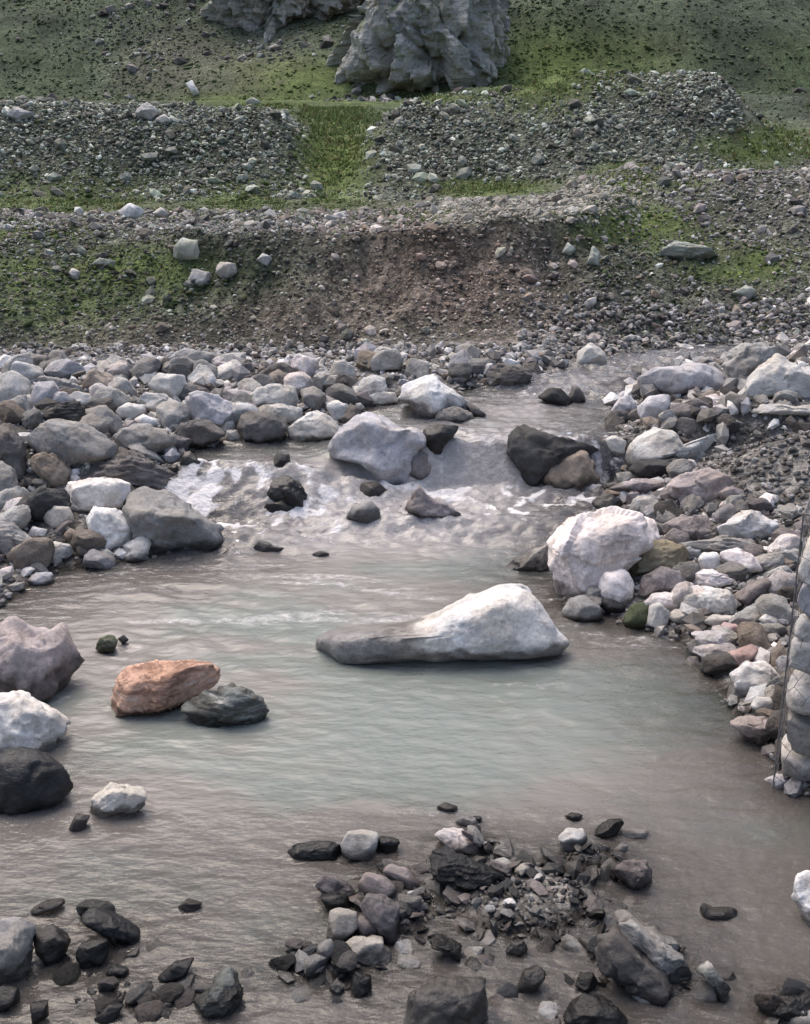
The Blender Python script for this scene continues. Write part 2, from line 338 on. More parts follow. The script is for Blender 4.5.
# ------------------------------------------------------------------ rocks traced one by one
HEROES = r"""# zoom|name|colour|style|wet(m)|label|polygon
@A 0 340 3
boulder|grey|smooth|0.0|broad flat speckled grey boulder lying behind the dark layered slab of the stony bank|75,285 120,262 190,245 250,250 300,285 345,320 330,350 240,372 200,385 150,355 90,310
boulder|dark|layered|0.0|long dark layered slab resting above the upper white block|215,415 240,365 330,345 420,340 490,375 550,410 545,455 520,465 470,455 380,445 220,435
boulder|white|block|0.0|upper of the two white blocks stacked beside the big grey wedge boulder|183,440 215,425 340,420 385,435 385,460 360,500 280,515 215,505 190,470
boulder|white|block|0.0|lower of the two white blocks, just above the water's edge|265,530 290,508 350,510 390,540 412,575 395,605 330,628 285,612
boulder|grey|facet|0.06|big grey wedge boulder sloping into the pool below the side rapid|375,560 370,510 390,465 430,447 480,450 530,490 600,525 660,570 668,608 640,628 560,632 500,642 450,642 420,618
boulder|grey|smooth|0.0|rounded grey boulder behind the dark layered slab, below the lavender block pile|335,300 370,270 450,258 520,280 530,312 470,335 400,338 350,330
boulder|grey|facet|0.0|narrow tilted grey slab leaning onto the dark layered slab|383,312 420,303 470,340 503,372 495,382 440,355 400,335
boulder|pale|smooth|0.0|rounded pale boulder cut by the frame edge beside a lavender upright block|-30,130 0,105 40,98 80,120 95,160 80,185 30,192 -25,185
stone|lav|block|0.0|upright lavender block next to the rounded pale boulder at the frame edge|90,190 110,130 160,125 175,150 170,190 120,207
stone|pale|smooth|0.0|pale oval stone in front of the brown boulder at the foot of the bank|200,180 230,155 270,165 290,190 250,202 215,198
stone|lav|smooth|0.0|lavender white stone sitting right below the brown hump boulder|265,150 300,130 345,155 340,185 300,192 275,180
boulder|tan|smooth|0.0|brown hump boulder farthest back on the stony bank under the eroded slope|245,150 270,95 320,100 375,130 370,152 300,150
boulder|black|layered|0.0|long low blackish slab in front of the upright lavender block|110,240 130,205 200,190 280,205 300,250 240,258 150,255
boulder|grey|smooth|0.0|smooth grey brown boulder at the end of the long blackish slab|257,215 320,200 365,240 370,282 310,285 280,260
stone|pale|smooth|0.0|pale oval stone above the small white oval one on the bouldery bank|348,215 380,190 430,195 435,220 400,240 360,235
boulder|pale|facet|0.0|pale cracked boulder beside the large lavender boulder of the bank|410,190 440,160 500,165 540,190 520,222 450,225
stone|white|smooth|0.0|small white oval stone below the pale cracked boulder|400,240 430,225 480,240 490,262 440,264
boulder|pale|facet|0.0|pale boulder highest behind the pale cracked one under the eroded slope|440,140 480,105 550,110 560,150 540,185 480,168
boulder|lav|smooth|0.0|large lavender grey boulder on the far shore with a brown one beneath|560,230 560,180 600,165 660,170 710,205 715,240 680,268 640,265 590,248
boulder|dark|smooth|0.04|dark brown boulder at the waterline beneath the large lavender grey one|520,292 540,250 600,245 660,250 670,290 610,322 540,322
stone|pale|smooth|0.0|small pale wedge tucked against the dark brown waterline boulder|555,285 580,258 620,280 630,302 580,304
stone|grey|smooth|0.02|small grey stone at the waterline between dark brown boulders|670,300 680,270 710,270 725,302 700,310
boulder|dark|facet|0.0|steep dark brown boulder beside the speckled flat boulder near the frame edge|-20,300 0,260 30,255 50,290 70,330 80,400 50,425 20,390 -10,360
boulder|tan|facet|0.0|knobbly brownish boulder in front of the speckled flat grey boulder|90,350 140,325 180,345 220,400 210,435 150,428 110,395
boulder|grey|smooth|0.0|grey rounded boulder cut by the frame edge above the black sunken one|-30,400 0,365 40,400 55,440 50,475 20,505 -20,500
boulder|black|facet|0.0|black shaded boulder sunk behind the two white blocks|40,500 70,470 130,445 190,450 210,500 170,532 120,552 60,535
stone|pale|block|0.0|small pale cube shaped stone beside the lower white block|125,530 150,495 205,505 220,535 215,560 160,562
boulder|grey|layered|0.02|low grey boulder cut by the frame edge above the pebbly spit|-40,580 0,545 40,560 75,590 95,620 80,650 0,658 -35,640
stone|pale|smooth|0.01|pale egg shaped stone lying at the water's edge beside the pebbly spit|90,645 110,620 160,608 210,615 225,640 200,657 110,662
stone|tan|smooth|0.0|small round tan stone above the dark flat waterline stone|190,590 210,565 240,580 235,605 205,612
stone|dark|smooth|0.02|dark flat waterline stone under the lower white block|225,625 260,610 305,625 290,647 240,652
stone|pale|facet|0.01|pale triangular stone half in the water beneath the big grey wedge|370,652 400,620 440,645 450,662 380,668
stone|pale|smooth|0.02|small pale pebble between dark flat stone and pale triangular stone|300,640 320,628 345,645 340,660 310,664
stone|white|smooth|0.0|small whitish pebble above the pale egg shaped waterline stone|78,580 100,560 140,570 135,590 95,592
stone|white|smooth|0.0|white top boulder highest at the frame edge of the bouldery bank|-20,70 0,45 30,50 52,75 40,92 -10,95
stone|grey|facet|0.0|flat grey stone right behind the upright lavender block|98,128 130,112 200,118 245,140 240,165 180,160 172,140
stone|pale|smooth|0.01|round pale pebble next to the pebbly spit's lavender one|92,612 110,594 135,600 140,612 110,622
stone|lav|facet|0.01|pinkish lavender stone on the pebbly spit at the water|85,720 110,700 150,695 165,715 140,735 100,735
@B 180 340 3
boulder|pale|smooth|0.0|pale dome boulder crowning the far shore left of the white topped dark boulder|185,195 230,150 290,135 340,145 352,185 330,207 240,202 200,218
boulder|pale|smooth|0.0|flat pale cap stone lying on the dark front boulder of the far shore|215,220 240,198 310,195 370,205 375,240 320,247 250,232
boulder|dark|smooth|0.05|dark rounded boulder at the far waterline under the flat pale cap stone|165,262 180,227 230,220 310,235 330,265 310,302 220,312 180,292
boulder|pale|smooth|0.02|smooth pale boulder at the far waterline next to the huge lavender boulder|325,272 360,240 400,215 440,230 480,265 485,297 420,307 340,302
stone|grey|smooth|0.0|grey stone wedged behind the smooth pale waterline boulder|360,152 400,140 440,165 430,202 400,217 370,192
stone|pale|smooth|0.0|small pale oval stone between far shore boulders above the huge lavender one|440,200 465,180 500,195 495,230 460,247
stone|dark|facet|0.0|dark broken stone just behind the huge lavender boulder|480,242 510,190 540,210 550,240 510,272
stone|black|facet|0.1|small black pointed rock in the side rapid above the big black wet one|275,372 290,335 325,345 332,375 310,392 280,392
boulder|black|facet|0.3|big black wet rock standing in the foaming side rapid|265,468 280,410 310,402 350,425 385,470 395,502 370,517 340,500 300,490
boulder|black|smooth|0.3|low black wet rock at the foot of the big black one in the rapid|245,522 260,490 330,480 365,500 350,532 290,535
boulder|lav|facet|0.05|huge pale lavender boulder in the middle of the rapids|440,362 480,290 540,240 600,230 680,270 735,300 720,342 690,402 680,442 620,434 560,395 500,378
boulder|purple|facet|0.1|dusky purple rock leaning on the huge lavender boulder's downstream side|690,372 710,330 745,345 760,392 740,424 690,434
boulder|dark|smooth|0.2|dark wet rock half drowned in foam under the huge lavender boulder|530,472 545,430 590,430 630,460 630,482 580,487
boulder|grey|smooth|0.15|grey wet rock splashed by foam below the half drowned dark rock|490,542 520,500 570,485 600,515 600,557 560,567 520,552
stone|dark|smooth|0.2|dark wet rock in the small fall beside the big grey wedge boulder|-10,365 5,340 30,335 70,370 60,387 0,389
stone|dark|smooth|0.1|row of low dark rocks awash below the side rapid|218,627 235,602 270,610 285,622 310,620 322,634 240,638
stone|dark|smooth|0.1|low dark stone barely awash in the pool below the rapid|395,642 420,632 450,640 445,652 405,654
@C 360 340 3
boulder|white|smooth|0.16|white topped boulder with dark flanks above the fan shaped fall|115,187 125,140 170,115 220,115 270,150 310,180 340,200 320,212 250,225 220,242 180,227 145,197
stone|grey|smooth|0.05|grey low rock at the foot of the white topped boulder|220,237 245,210 290,203 340,220 350,242 280,252
stone|dark|facet|0.05|dark wedge rock trailing from the white topped boulder into the upper stream|310,182 345,200 378,225 360,242 340,232
boulder|black|facet|0.3|black wet rock at the near lip of the fan shaped fall|190,272 230,258 300,262 280,292 250,322 230,362 205,342 185,302
boulder|black|facet|0.15|big black angular slab forming the far side of the fan shaped fall|445,347 460,300 490,270 560,290 640,310 690,320 720,345 680,365 590,375 540,410 520,438 480,428 460,372
boulder|tan|smooth|0.1|round tan rock with water sheeting over it beside the black slab|528,437 550,390 600,355 650,345 700,370 720,420 715,452 640,460 570,458
boulder|purple|facet|0.08|dusky pyramid shaped rock at the foot of the foaming rapid|140,517 155,470 185,448 215,480 260,495 295,525 290,552 240,552 180,530
stone|black|smooth|0.1|black rock lying across the upper stream|530,172 560,145 600,150 640,185 620,202 580,192
stone|dark|facet|0.1|small upright dark rock touching the black one in the upper stream|625,182 640,135 660,150 682,185 650,197
boulder|dark|layered|0.0|dark layered boulder on the far shore at the head of the upper stream|378,142 385,95 420,70 480,65 515,100 505,137 440,147
boulder|grey|smooth|0.12|wet grey rock jutting upstream of the big pinkish white boulder|425,687 470,655 540,625 575,610 565,692 460,692
stone|pale|smooth|0.0|flat pale stone among gravel beside the white topped boulder|10,175 50,155 110,160 115,185 60,195 20,192
@D 540 340 3
boulder|pinkw|smooth|0.08|big pinkish white veined boulder at the pool's edge|20,692 22,620 60,570 130,535 200,525 290,530 350,560 360,600 320,645 260,680 220,720 180,745 120,772 50,762
boulder|pinkw|facet|0.04|smaller pinkish white lobe leaning on the big veined boulder|180,747 200,690 250,685 280,730 290,772 240,800 200,790
boulder|ochre|facet|0.0|grey boulder with ochre yellow patch behind the pinkish white boulders|250,690 280,650 340,600 400,600 450,650 440,692 380,695 310,715
boulder|purple|smooth|0.0|purplish brown rounded boulder beside the ochre patched one|290,762 310,715 360,690 410,700 440,730 400,762 330,778
boulder|pale|smooth|0.0|large two lobed pale grey boulder overhanging a dark hollow on the stony shore|250,362 280,300 340,262 390,275 420,320 500,290 560,280 550,330 500,372 430,375 380,355 300,378
boulder|black|smooth|0.0|blackish brown rock in the hollow under the two lobed pale boulder|255,380 300,362 400,362 475,378 390,402 350,420 290,408
boulder|lav|smooth|0.0|long smooth lavender boulder lying across the head of the stream|290,122 340,90 430,85 520,80 560,100 575,130 540,157 450,162 380,167 300,152
boulder|grey|facet|0.0|grey boulder behind the long smooth lavender one|540,82 580,30 660,5 710,30 700,70 640,112 590,132
boulder|pale|facet|0.0|big pointed pale boulder beneath the far slope beside the lavender one|580,182 640,120 720,35 770,75 840,110 840,190 760,175 700,165 640,170
boulder|pale|smooth|0.0|flat pale boulder under the big pointed one near the frame edge|620,217 680,190 760,200 850,195 850,232 720,227
stone|lav|facet|0.04|blue grey rock at the upper stream's edge beside a lavender lobe|210,217 240,175 280,165 285,210 250,237
stone|dark|facet|0.06|dark wet rock under the blue grey one in the upper stream|190,242 215,215 270,215 275,242 230,257
boulder|lav|smooth|0.02|lavender lobed boulder between the long lavender one and the two lobed pale one|290,202 330,170 390,165 400,220 350,247 300,232
stone|dark|smooth|0.0|flat slate dark stone behind the two lobed pale boulder|385,257 420,230 480,245 490,272 430,287
stone|pale|smooth|0.0|pale stone left of the two lobed pale boulder|185,302 215,285 260,310 262,340 220,352
boulder|pinkg|facet|0.04|pinkish grey ribbed boulder between the dark hollow and the purplish flat rock|380,442 420,410 500,395 560,410 590,440 540,472 470,492 400,482
stone|black|facet|0.2|black wet rock at the waterline upstream of the pinkish white boulder|155,492 170,470 210,465 250,490 245,527 180,522
stone|dark|smooth|0.15|low dark stone in the foam next to the black waterline rock|95,525 125,505 150,510 155,525 120,532
boulder|purple|facet|0.0|purplish grey flat boulder behind the ochre patched one|360,565 395,540 430,530 490,535 520,570 480,602 410,602
boulder|white|facet|0.0|white crumbly boulder highest on the stony shore|520,572 570,545 620,515 670,520 710,555 690,592 620,600 560,592
stone|grey|layered|0.0|long flat grey stone below the white crumbly boulder|430,612 500,600 590,595 660,620 650,642 540,635 450,637
stone|white|smooth|0.0|small round white stone under the long flat grey one|475,662 490,640 530,640 545,670 530,697 490,692
boulder|pinkw|facet|0.0|pale pink angular stone right of the small round white one|540,642 600,628 660,660 665,692 600,702 560,672
stone|pinkw|layered|0.0|flat pale pink stone below the small round white one|430,722 470,700 560,700 600,725 540,742 460,737
stone|white|facet|0.0|tiny bright white stone on the dark gravel heap|675,480 690,462 715,470 715,486 690,492
boulder|pinkg|smooth|0.08|low pinkish wet rock below the round tan sheeted rock|200,450 250,425 320,418 375,432 360,455 290,462
stone|pinkg|smooth|0.0|rounded brownish stone right of the pinkish grey ribbed boulder|535,458 565,440 605,450 620,470 580,482 545,478
@E 540 540 3
stone|pinkw|smooth|0.0|pale pink stone under the purplish brown rounded boulder|310,192 340,165 400,155 440,180 420,212 380,205 330,208
stone|pale|block|0.01|pale upright stone next to the mossy green one|320,252 330,200 360,190 390,220 375,262 345,265
stone|pale|smooth|0.01|pale low stone right of the pale upright one at the pool's edge|380,232 405,210 440,208 460,222 440,247 395,247
stone|moss|smooth|0.02|dark mossy green stone at the pool's edge below the pinkish lobe|250,247 270,195 310,190 330,215 320,262 270,262
stone|grey|smooth|0.03|grey triangular stone in the water before the pinkish lobe|65,227 90,180 130,170 180,200 190,232 130,242
boulder|purple|facet|0.0|tilted dusky purple slab leaning beside the caged stones|580,172 640,130 690,115 690,150 650,192 600,202
stone|pink|smooth|0.01|rosy pink rounded stone at the pool's edge|535,287 550,250 590,255 620,280 590,302 555,302
stone|pink|smooth|0.03|rosy purplish long stone sliding into the pool above the large white stone|530,377 560,345 640,315 650,345 600,382 560,392
boulder|white|smooth|0.05|large bright white stone at the pool's edge beside the wire cage|565,472 575,410 620,370 690,370 725,400 720,452 660,450 620,472
stone|pale|smooth|0.02|pale broken stone directly under the large bright white one|630,502 650,470 710,480 705,522 650,525
stone|pinkg|smooth|0.03|flat brownish stone half under water by the wire cage|570,557 620,530 700,545 715,590 650,612 600,577
stone|pale|smooth|0.0|pale stone above the rosy pink rounded one|480,247 520,225 590,230 600,252 540,264
stone|pale|facet|0.0|broad pale stone in front of the tilted dusky purple slab|460,192 490,160 560,150 590,190 600,222 520,222
stone|grey|layered|0.0|flat grey slab right of the rosy pink rounded stone|630,275 660,255 730,250 740,280 690,292 645,292
stone|pinkw|layered|0.0|low pale stone between the purplish brown boulder and the tilted slab|440,107 500,95 580,105 600,130 520,142 460,132
stone|black|smooth|0.05|black stone under the pinkish white boulder at the waterline|160,182 200,175 250,190 260,217 200,218
stone|pale|smooth|0.0|small bluish pale stone right of the flat grey slab|650,240 675,222 715,232 715,252 680,258
@F 0 570 3
boulder|pinkg|facet|0.16|rounded pinkish grey boulder with a dark wet foot cut by the frame edge|-60,200 0,150 60,160 120,180 180,215 230,265 222,295 200,320 170,362 120,402 60,402 -60,385
boulder|white|facet|0.06|white speckled boulder behind the black slab at the frame edge|-60,380 0,362 60,385 120,420 170,450 190,485 175,540 120,565 60,560 -60,560
boulder|slate|smooth|0.3|black wet slab at the frame edge in front of the white speckled boulder|-60,580 0,558 60,550 130,570 190,600 220,640 190,682 110,705 50,715 -60,715
boulder|orange|striated|0.04|orange pink striated rock standing in the pool|330,422 330,350 360,310 440,285 540,278 620,285 645,310 640,348 600,375 530,410 440,425
boulder|gneiss|layered|0.03|dark greenish grey rock touching the orange pink striated one|545,412 590,375 660,358 740,360 790,390 805,430 770,458 690,465 600,455
stone|moss|facet|0.05|small mossy rock breaking the surface behind the orange pink one|285,237 300,205 330,195 352,215 345,242 320,247
stone|black|smooth|0.05|tiny black rock tip beside the small mossy one|352,207 370,195 387,210 370,224
boulder|pale|facet|0.06|low grey rock awash in the current in front of the black wet slab|255,728 275,682 330,650 410,655 452,680 410,715 340,722 290,742
stone|dark|smooth|0.2|dark finger shaped stone at the near tip of the foamy awash rock|205,775 230,735 270,738 250,782
@G 270 570 3
boulder|white|low|0.10|bright white wedge boulder with a long grey half drowned tail in the pool|138,262 150,212 188,192 280,184 370,178 440,156 560,106 640,76 690,56 750,56 790,86 820,130 855,185 880,218 850,244 760,254 600,260 400,260 250,260
@H 240 790 3.52
stone|pale|block|0.0|pale cube shaped stone standing at the top of the near shoal|355,192 375,155 430,148 490,160 485,202 465,242 400,242 360,235
stone|black|smooth|0.3|long black wet rock behind the pale cube stone pointing upstream|150,227 200,195 280,185 360,190 365,237 250,242
stone|black|facet|0.2|small black wet rock on the other side of the pale cube stone|475,222 490,165 565,180 550,212
stone|purple|smooth|0.0|tilted purplish stone near the shoal's outer edge with a dark foot|265,347 290,305 330,310 390,345 420,377 380,387 310,370
stone|black|smooth|0.1|dark foot stone beneath the tilted purplish one|280,375 340,368 400,388 380,425 300,415
stone|pinkg|smooth|0.0|rounded pinkish stone in the middle of the shoal's pale cluster|410,342 440,295 500,305 555,345 550,377 500,388 450,368
stone|pinkg|smooth|0.0|long rounded pinkish stone leaning down from the top of the cluster|500,287 530,265 590,285 640,330 620,347 560,325
stone|grey|smooth|0.0|small grey stone just below the pale cube stone|478,272 500,245 540,250 555,267 510,287
stone|purple|block|0.0|tall purplish grey stone under the rounded pinkish one|420,422 450,380 520,385 560,420 560,522 520,532 480,480
stone|pale|block|0.0|squarish pale stone at the shoal's outer edge beside the tall purplish one|305,512 315,435 350,422 410,430 420,480 390,517 340,532
stone|purple|block|0.0|dim purplish stone squeezed against the squarish pale one|398,512 415,450 480,445 510,480 500,522 440,528
stone|grey|smooth|0.02|small grey stone under the squarish pale one|260,612 275,550 320,530 335,560 310,602
stone|pale|smooth|0.02|long pale stone lying below the tall purplish grey one|341,592 360,540 430,525 490,535 535,570 540,602 460,608
stone|pale|smooth|0.0|small pale stone right of the rounded pinkish one|545,377 570,370 645,380 630,412 580,417
stone|grey|smooth|0.05|small greyish pebble below the long pale shoal stone|310,692 340,670 370,690 350,717
stone|black|facet|0.1|dark wet stone below the long pale shoal stone|380,692 400,650 460,660 465,702 420,727
stone|black|layered|0.2|curved black wet rock lying alone between two shoal clusters|660,547 690,510 780,550 775,602 740,570
boulder|grey|smooth|0.3|broad flat grey slab barely covered at the frame's bottom|575,830 590,720 700,670 860,690 880,840
stone|dark|smooth|0.1|small dark rock tip farthest out beyond the near shoal|690,62 720,45 770,60 750,77
@I 430 790 3.52
stone|white|smooth|0.0|small white rounded stone at the far edge of the near shoal|90,112 110,92 160,98 175,120 120,127
stone|black|smooth|0.1|small black stone touching the small white rounded one|150,92 185,95 182,117 160,110
boulder|pinkw|smooth|0.0|long whitish tan stone above the teal black slabs|15,162 50,140 120,150 170,180 165,217 90,205 30,187
boulder|slate|layered|0.15|teal black layered slab across the middle of the near shoal|0,227 60,215 130,250 260,300 255,332 150,335 60,322 0,302
stone|black|smooth|0.1|small black stone farthest out above the round whitish one|470,97 500,80 540,90 520,107
stone|black|facet|0.1|black angular stone beside a flat white one on the shoal|570,162 610,115 665,100 685,120 650,152 590,167
stone|white|smooth|0.0|flat white stone beside the black angular one|665,152 700,135 770,145 760,167 690,167
stone|white|facet|0.0|round whitish stone near the shoal's far edge|450,172 480,140 540,140 555,180 510,217 470,207
stone|pale|smooth|0.0|small pale pebble under the flat white shoal stone|640,217 670,190 700,195 690,217
boulder|purple|facet|0.02|purplish grey wedge rock with a dark face at the shoal's open side|640,292 680,250 770,255 790,300 770,345 700,332
stone|dark|smooth|0.1|dark rock below the pebbly middle of the shoal|300,700 330,640 390,620 410,650 370,700 330,712
stone|dark|smooth|0.1|small dark rock left of the pebbly middle of the shoal|265,570 290,535 330,530 345,560 320,582
stone|black|layered|0.1|black ring shaped wet rock at the lower shoal|510,690 530,650 575,645 590,680 560,712
@J 600 790 3.857
boulder|pale|layered|0.02|long pale slab slanting down at the shoal's open end|80,522 130,500 170,540 250,600 330,650 350,690 310,732 240,705 170,625 100,572
boulder|dark|facet|0.05|dark rough rock under the long pale slanting slab|-10,600 60,560 120,600 170,640 260,700 290,750 230,790 120,750 30,690
stone|gneiss|facet|0.08|black and white wet stone isolated beyond the long pale slab|360,697 430,675 470,720 510,770 465,812 430,752 390,712
stone|dark|layered|0.06|low dark ripple breaking stone in the calm water|385,462 400,440 420,465 530,455 520,492 400,492
boulder|white|smooth|0.0|white rounded boulder cut by the frame edge in calm water|740,382 760,340 800,320 860,325 880,480 860,520 800,517 770,462
stone|black|smooth|0.1|black wet rock behind a pale one in the frame's bottom corner|650,855 700,800 810,780 860,840 720,885
stone|pale|smooth|0.05|pale stone in the frame's bottom corner below the black wet rock|710,895 740,850 800,835 860,850 870,910 760,920
boulder|black|smooth|0.3|black wet hump at the bottom edge below the shoal|-140,890 -60,800 0,815 60,840 110,890 90,930 -100,930
@K 0 800 3
stone|gneiss|facet|0.03|grey topped stone at the upstream end of the dark finger slab|225,322 250,305 330,305 345,330 300,362 250,352
stone|slate|smooth|0.3|dark finger shaped slab slanting through the shallow corner|240,347 300,330 360,365 430,405 440,437 390,430 310,390
boulder|grey|smooth|0.1|grey topped boulder with dark foot cut by the frame edge in the near shallows|-50,400 0,375 50,372 90,400 95,450 85,520 30,545 -50,540
stone|dark|facet|0.2|dark pointed wet stone beside the grey topped boulder|100,402 155,380 210,430 180,482 130,492
stone|black|facet|0.2|black jagged wet stone in the near shallows|230,472 250,425 320,425 330,455 300,502 240,502
stone|black|smooth|0.2|small black wet stone below the black jagged one|315,522 340,495 390,510 380,532
stone|black|smooth|0.2|black sunken stone upstream of the black and white jumble|470,532 520,490 580,480 560,522 500,542
boulder|gneiss|facet|0.08|jumbled black and white wet rock in the near shallows|540,612 620,590 640,540 690,510 715,550 735,585 700,632 600,635
stone|black|block|0.2|square black wet stone near the frame's bottom|90,612 140,605 145,650 100,672
stone|black|smooth|0.2|slanting black wet stone near the frame's bottom|270,662 330,615 370,620 340,662
stone|dark|layered|0.2|thin dark stick like stone at the shallow water's edge|70,337 130,310 190,300 190,317 100,342
stone|dark|smooth|0.2|low wet stone awash beyond the dark finger slab|530,322 560,300 610,310 590,332
stone|black|smooth|0.2|black corner stone under the grey topped boulder|-30,600 0,560 50,570 60,610 0,632
@L 0 190 2
boulder|pale|smooth|0.0|smooth pale round boulder on the green rubble slope|375,187 385,160 420,165 430,185 400,195
boulder|pale|smooth|0.0|pale boulder just uphill of the smooth round one on the rubble slope|430,167 440,145 470,148 475,165 450,178
boulder|greeng|facet|0.0|greenish grey pointed boulder on the rubble slope above the smooth round one|345,132 360,95 395,105 402,137 370,142
boulder|pale|smooth|0.0|pale boulder high on the rubble slope near the brown scar|508,142 525,125 547,138 535,152
boulder|white|smooth|0.0|whitish boulder on the terrace edge|238,45 260,28 288,40 280,57 250,58
boulder|pale|smooth|0.0|smaller pale boulder beside the whitish one on the terrace edge|303,48 320,35 337,48 325,60
boulder|greeng|smooth|0.0|low flat greenish pale boulder on the terrace rubble|180,150 200,137 230,143 228,154
boulder|pale|smooth|0.0|isolated pale boulder below the terrace rubble at the far bank|135,177 145,155 160,165 157,180
@M 405 190 2
boulder|greeng|facet|0.0|upright greenish grey boulder at the top of the brown scar|363,147 375,112 390,125 387,152
boulder|greeng|smooth|0.0|greenish pale boulder under the grassy patch of the far slope|653,207 680,192 703,205 685,220
boulder|greeng|smooth|0.0|greenish boulder right of the brown scar's upright one|313,127 325,105 342,120 330,132
boulder|pale|facet|0.0|angular pale boulder at the scar's foot by the upper stream|338,352 348,322 372,306 398,322 412,348 378,358
boulder|greeng|layered|0.0|long greenish slab set in the far grassy slope|500,132 540,105 610,118 640,128 570,140
@N 0 0 2
boulder|pale|facet|0.0|largest pale boulder on the crest of the rubble mound|268,232 295,207 320,225 303,242
boulder|pale|smooth|0.0|pale boulder beside the largest one on the mound's crest|308,242 330,230 347,245 325,250
boulder|white|block|0.0|upright white slab standing on the grass behind the rubble mound|372,170 385,163 400,188 388,192
boulder|pale|facet|0.0|broad pale boulder at the mound's near the frame edge crest|5,230 30,215 72,230 40,242
boulder|pale|facet|0.0|pale boulder on the mound's crest next to the grassy gap|490,205 505,193 522,205 505,213
"""

def poly_radius(poly, phi):
    c = poly.mean(0) if False else _centroid(poly)
    A = poly - c; B = np.roll(A, -1, 0)
    d = np.stack([np.cos(phi), np.sin(phi)], -1)
    r = np.full(phi.shape, 0.0)
    for a, b in zip(A, B):
        e = b - a
        den = d[:, 0] * e[1] - d[:, 1] * e[0]
        den = np.where(np.abs(den) < 1e-9, 1e-9, den)
        t = (a[0] * e[1] - a[1] * e[0]) / den
        u = (a[0] * d[:, 1] - a[1] * d[:, 0]) / den
        ok = (t > 0) & (u >= -1e-6) & (u <= 1 + 1e-6)
        r = np.where(ok, np.maximum(r, t), r)
    return r

def _centroid(p):
    q = np.roll(p, -1, 0); cr = p[:, 0] * q[:, 1] - q[:, 0] * p[:, 1]
    a = cr.sum() / 2
    return np.array([((p[:, 0] + q[:, 0]) * cr).sum(), ((p[:, 1] + q[:, 1]) * cr).sum()]) / (6 * a)

def cells(L, n, step, tilt, seed, stretch=(1, 1, 1)):
    """fracture planes: every vertex takes the tilted plane of its nearest seed"""
    r = np.random.default_rng(seed)
    st = np.array(stretch, float)
    A = L * st + .06 * np.stack([fbm(L * 4, 2, seed + 1), fbm(L * 4, 2, seed + 2), fbm(L * 4, 2, seed + 3)], -1)
    idx = r.choice(len(L), n, replace=False); Sd = A[idx]
    best = np.full(len(L), 1e9); who = np.zeros(len(L), int)
    for k in range(n):
        d = ((A - Sd[k]) ** 2).sum(1); m = d < best
        best[m] = d[m]; who[m] = k
    a = r.normal(0, step, n); g = r.normal(0, tilt, (n, 3))
    return a[who] + ((L - L[idx][who]) * g[who]).sum(1)

STYLE = dict(low=(3, .88, .085, 3.0), smooth=(8, .73, .075, 2.5), facet=(12, .72, .085, 2.7), block=(8, .76, .055, 3.2), layered=(9, .70, .075, 2.8), striated=(8, .76, .07, 2.7))

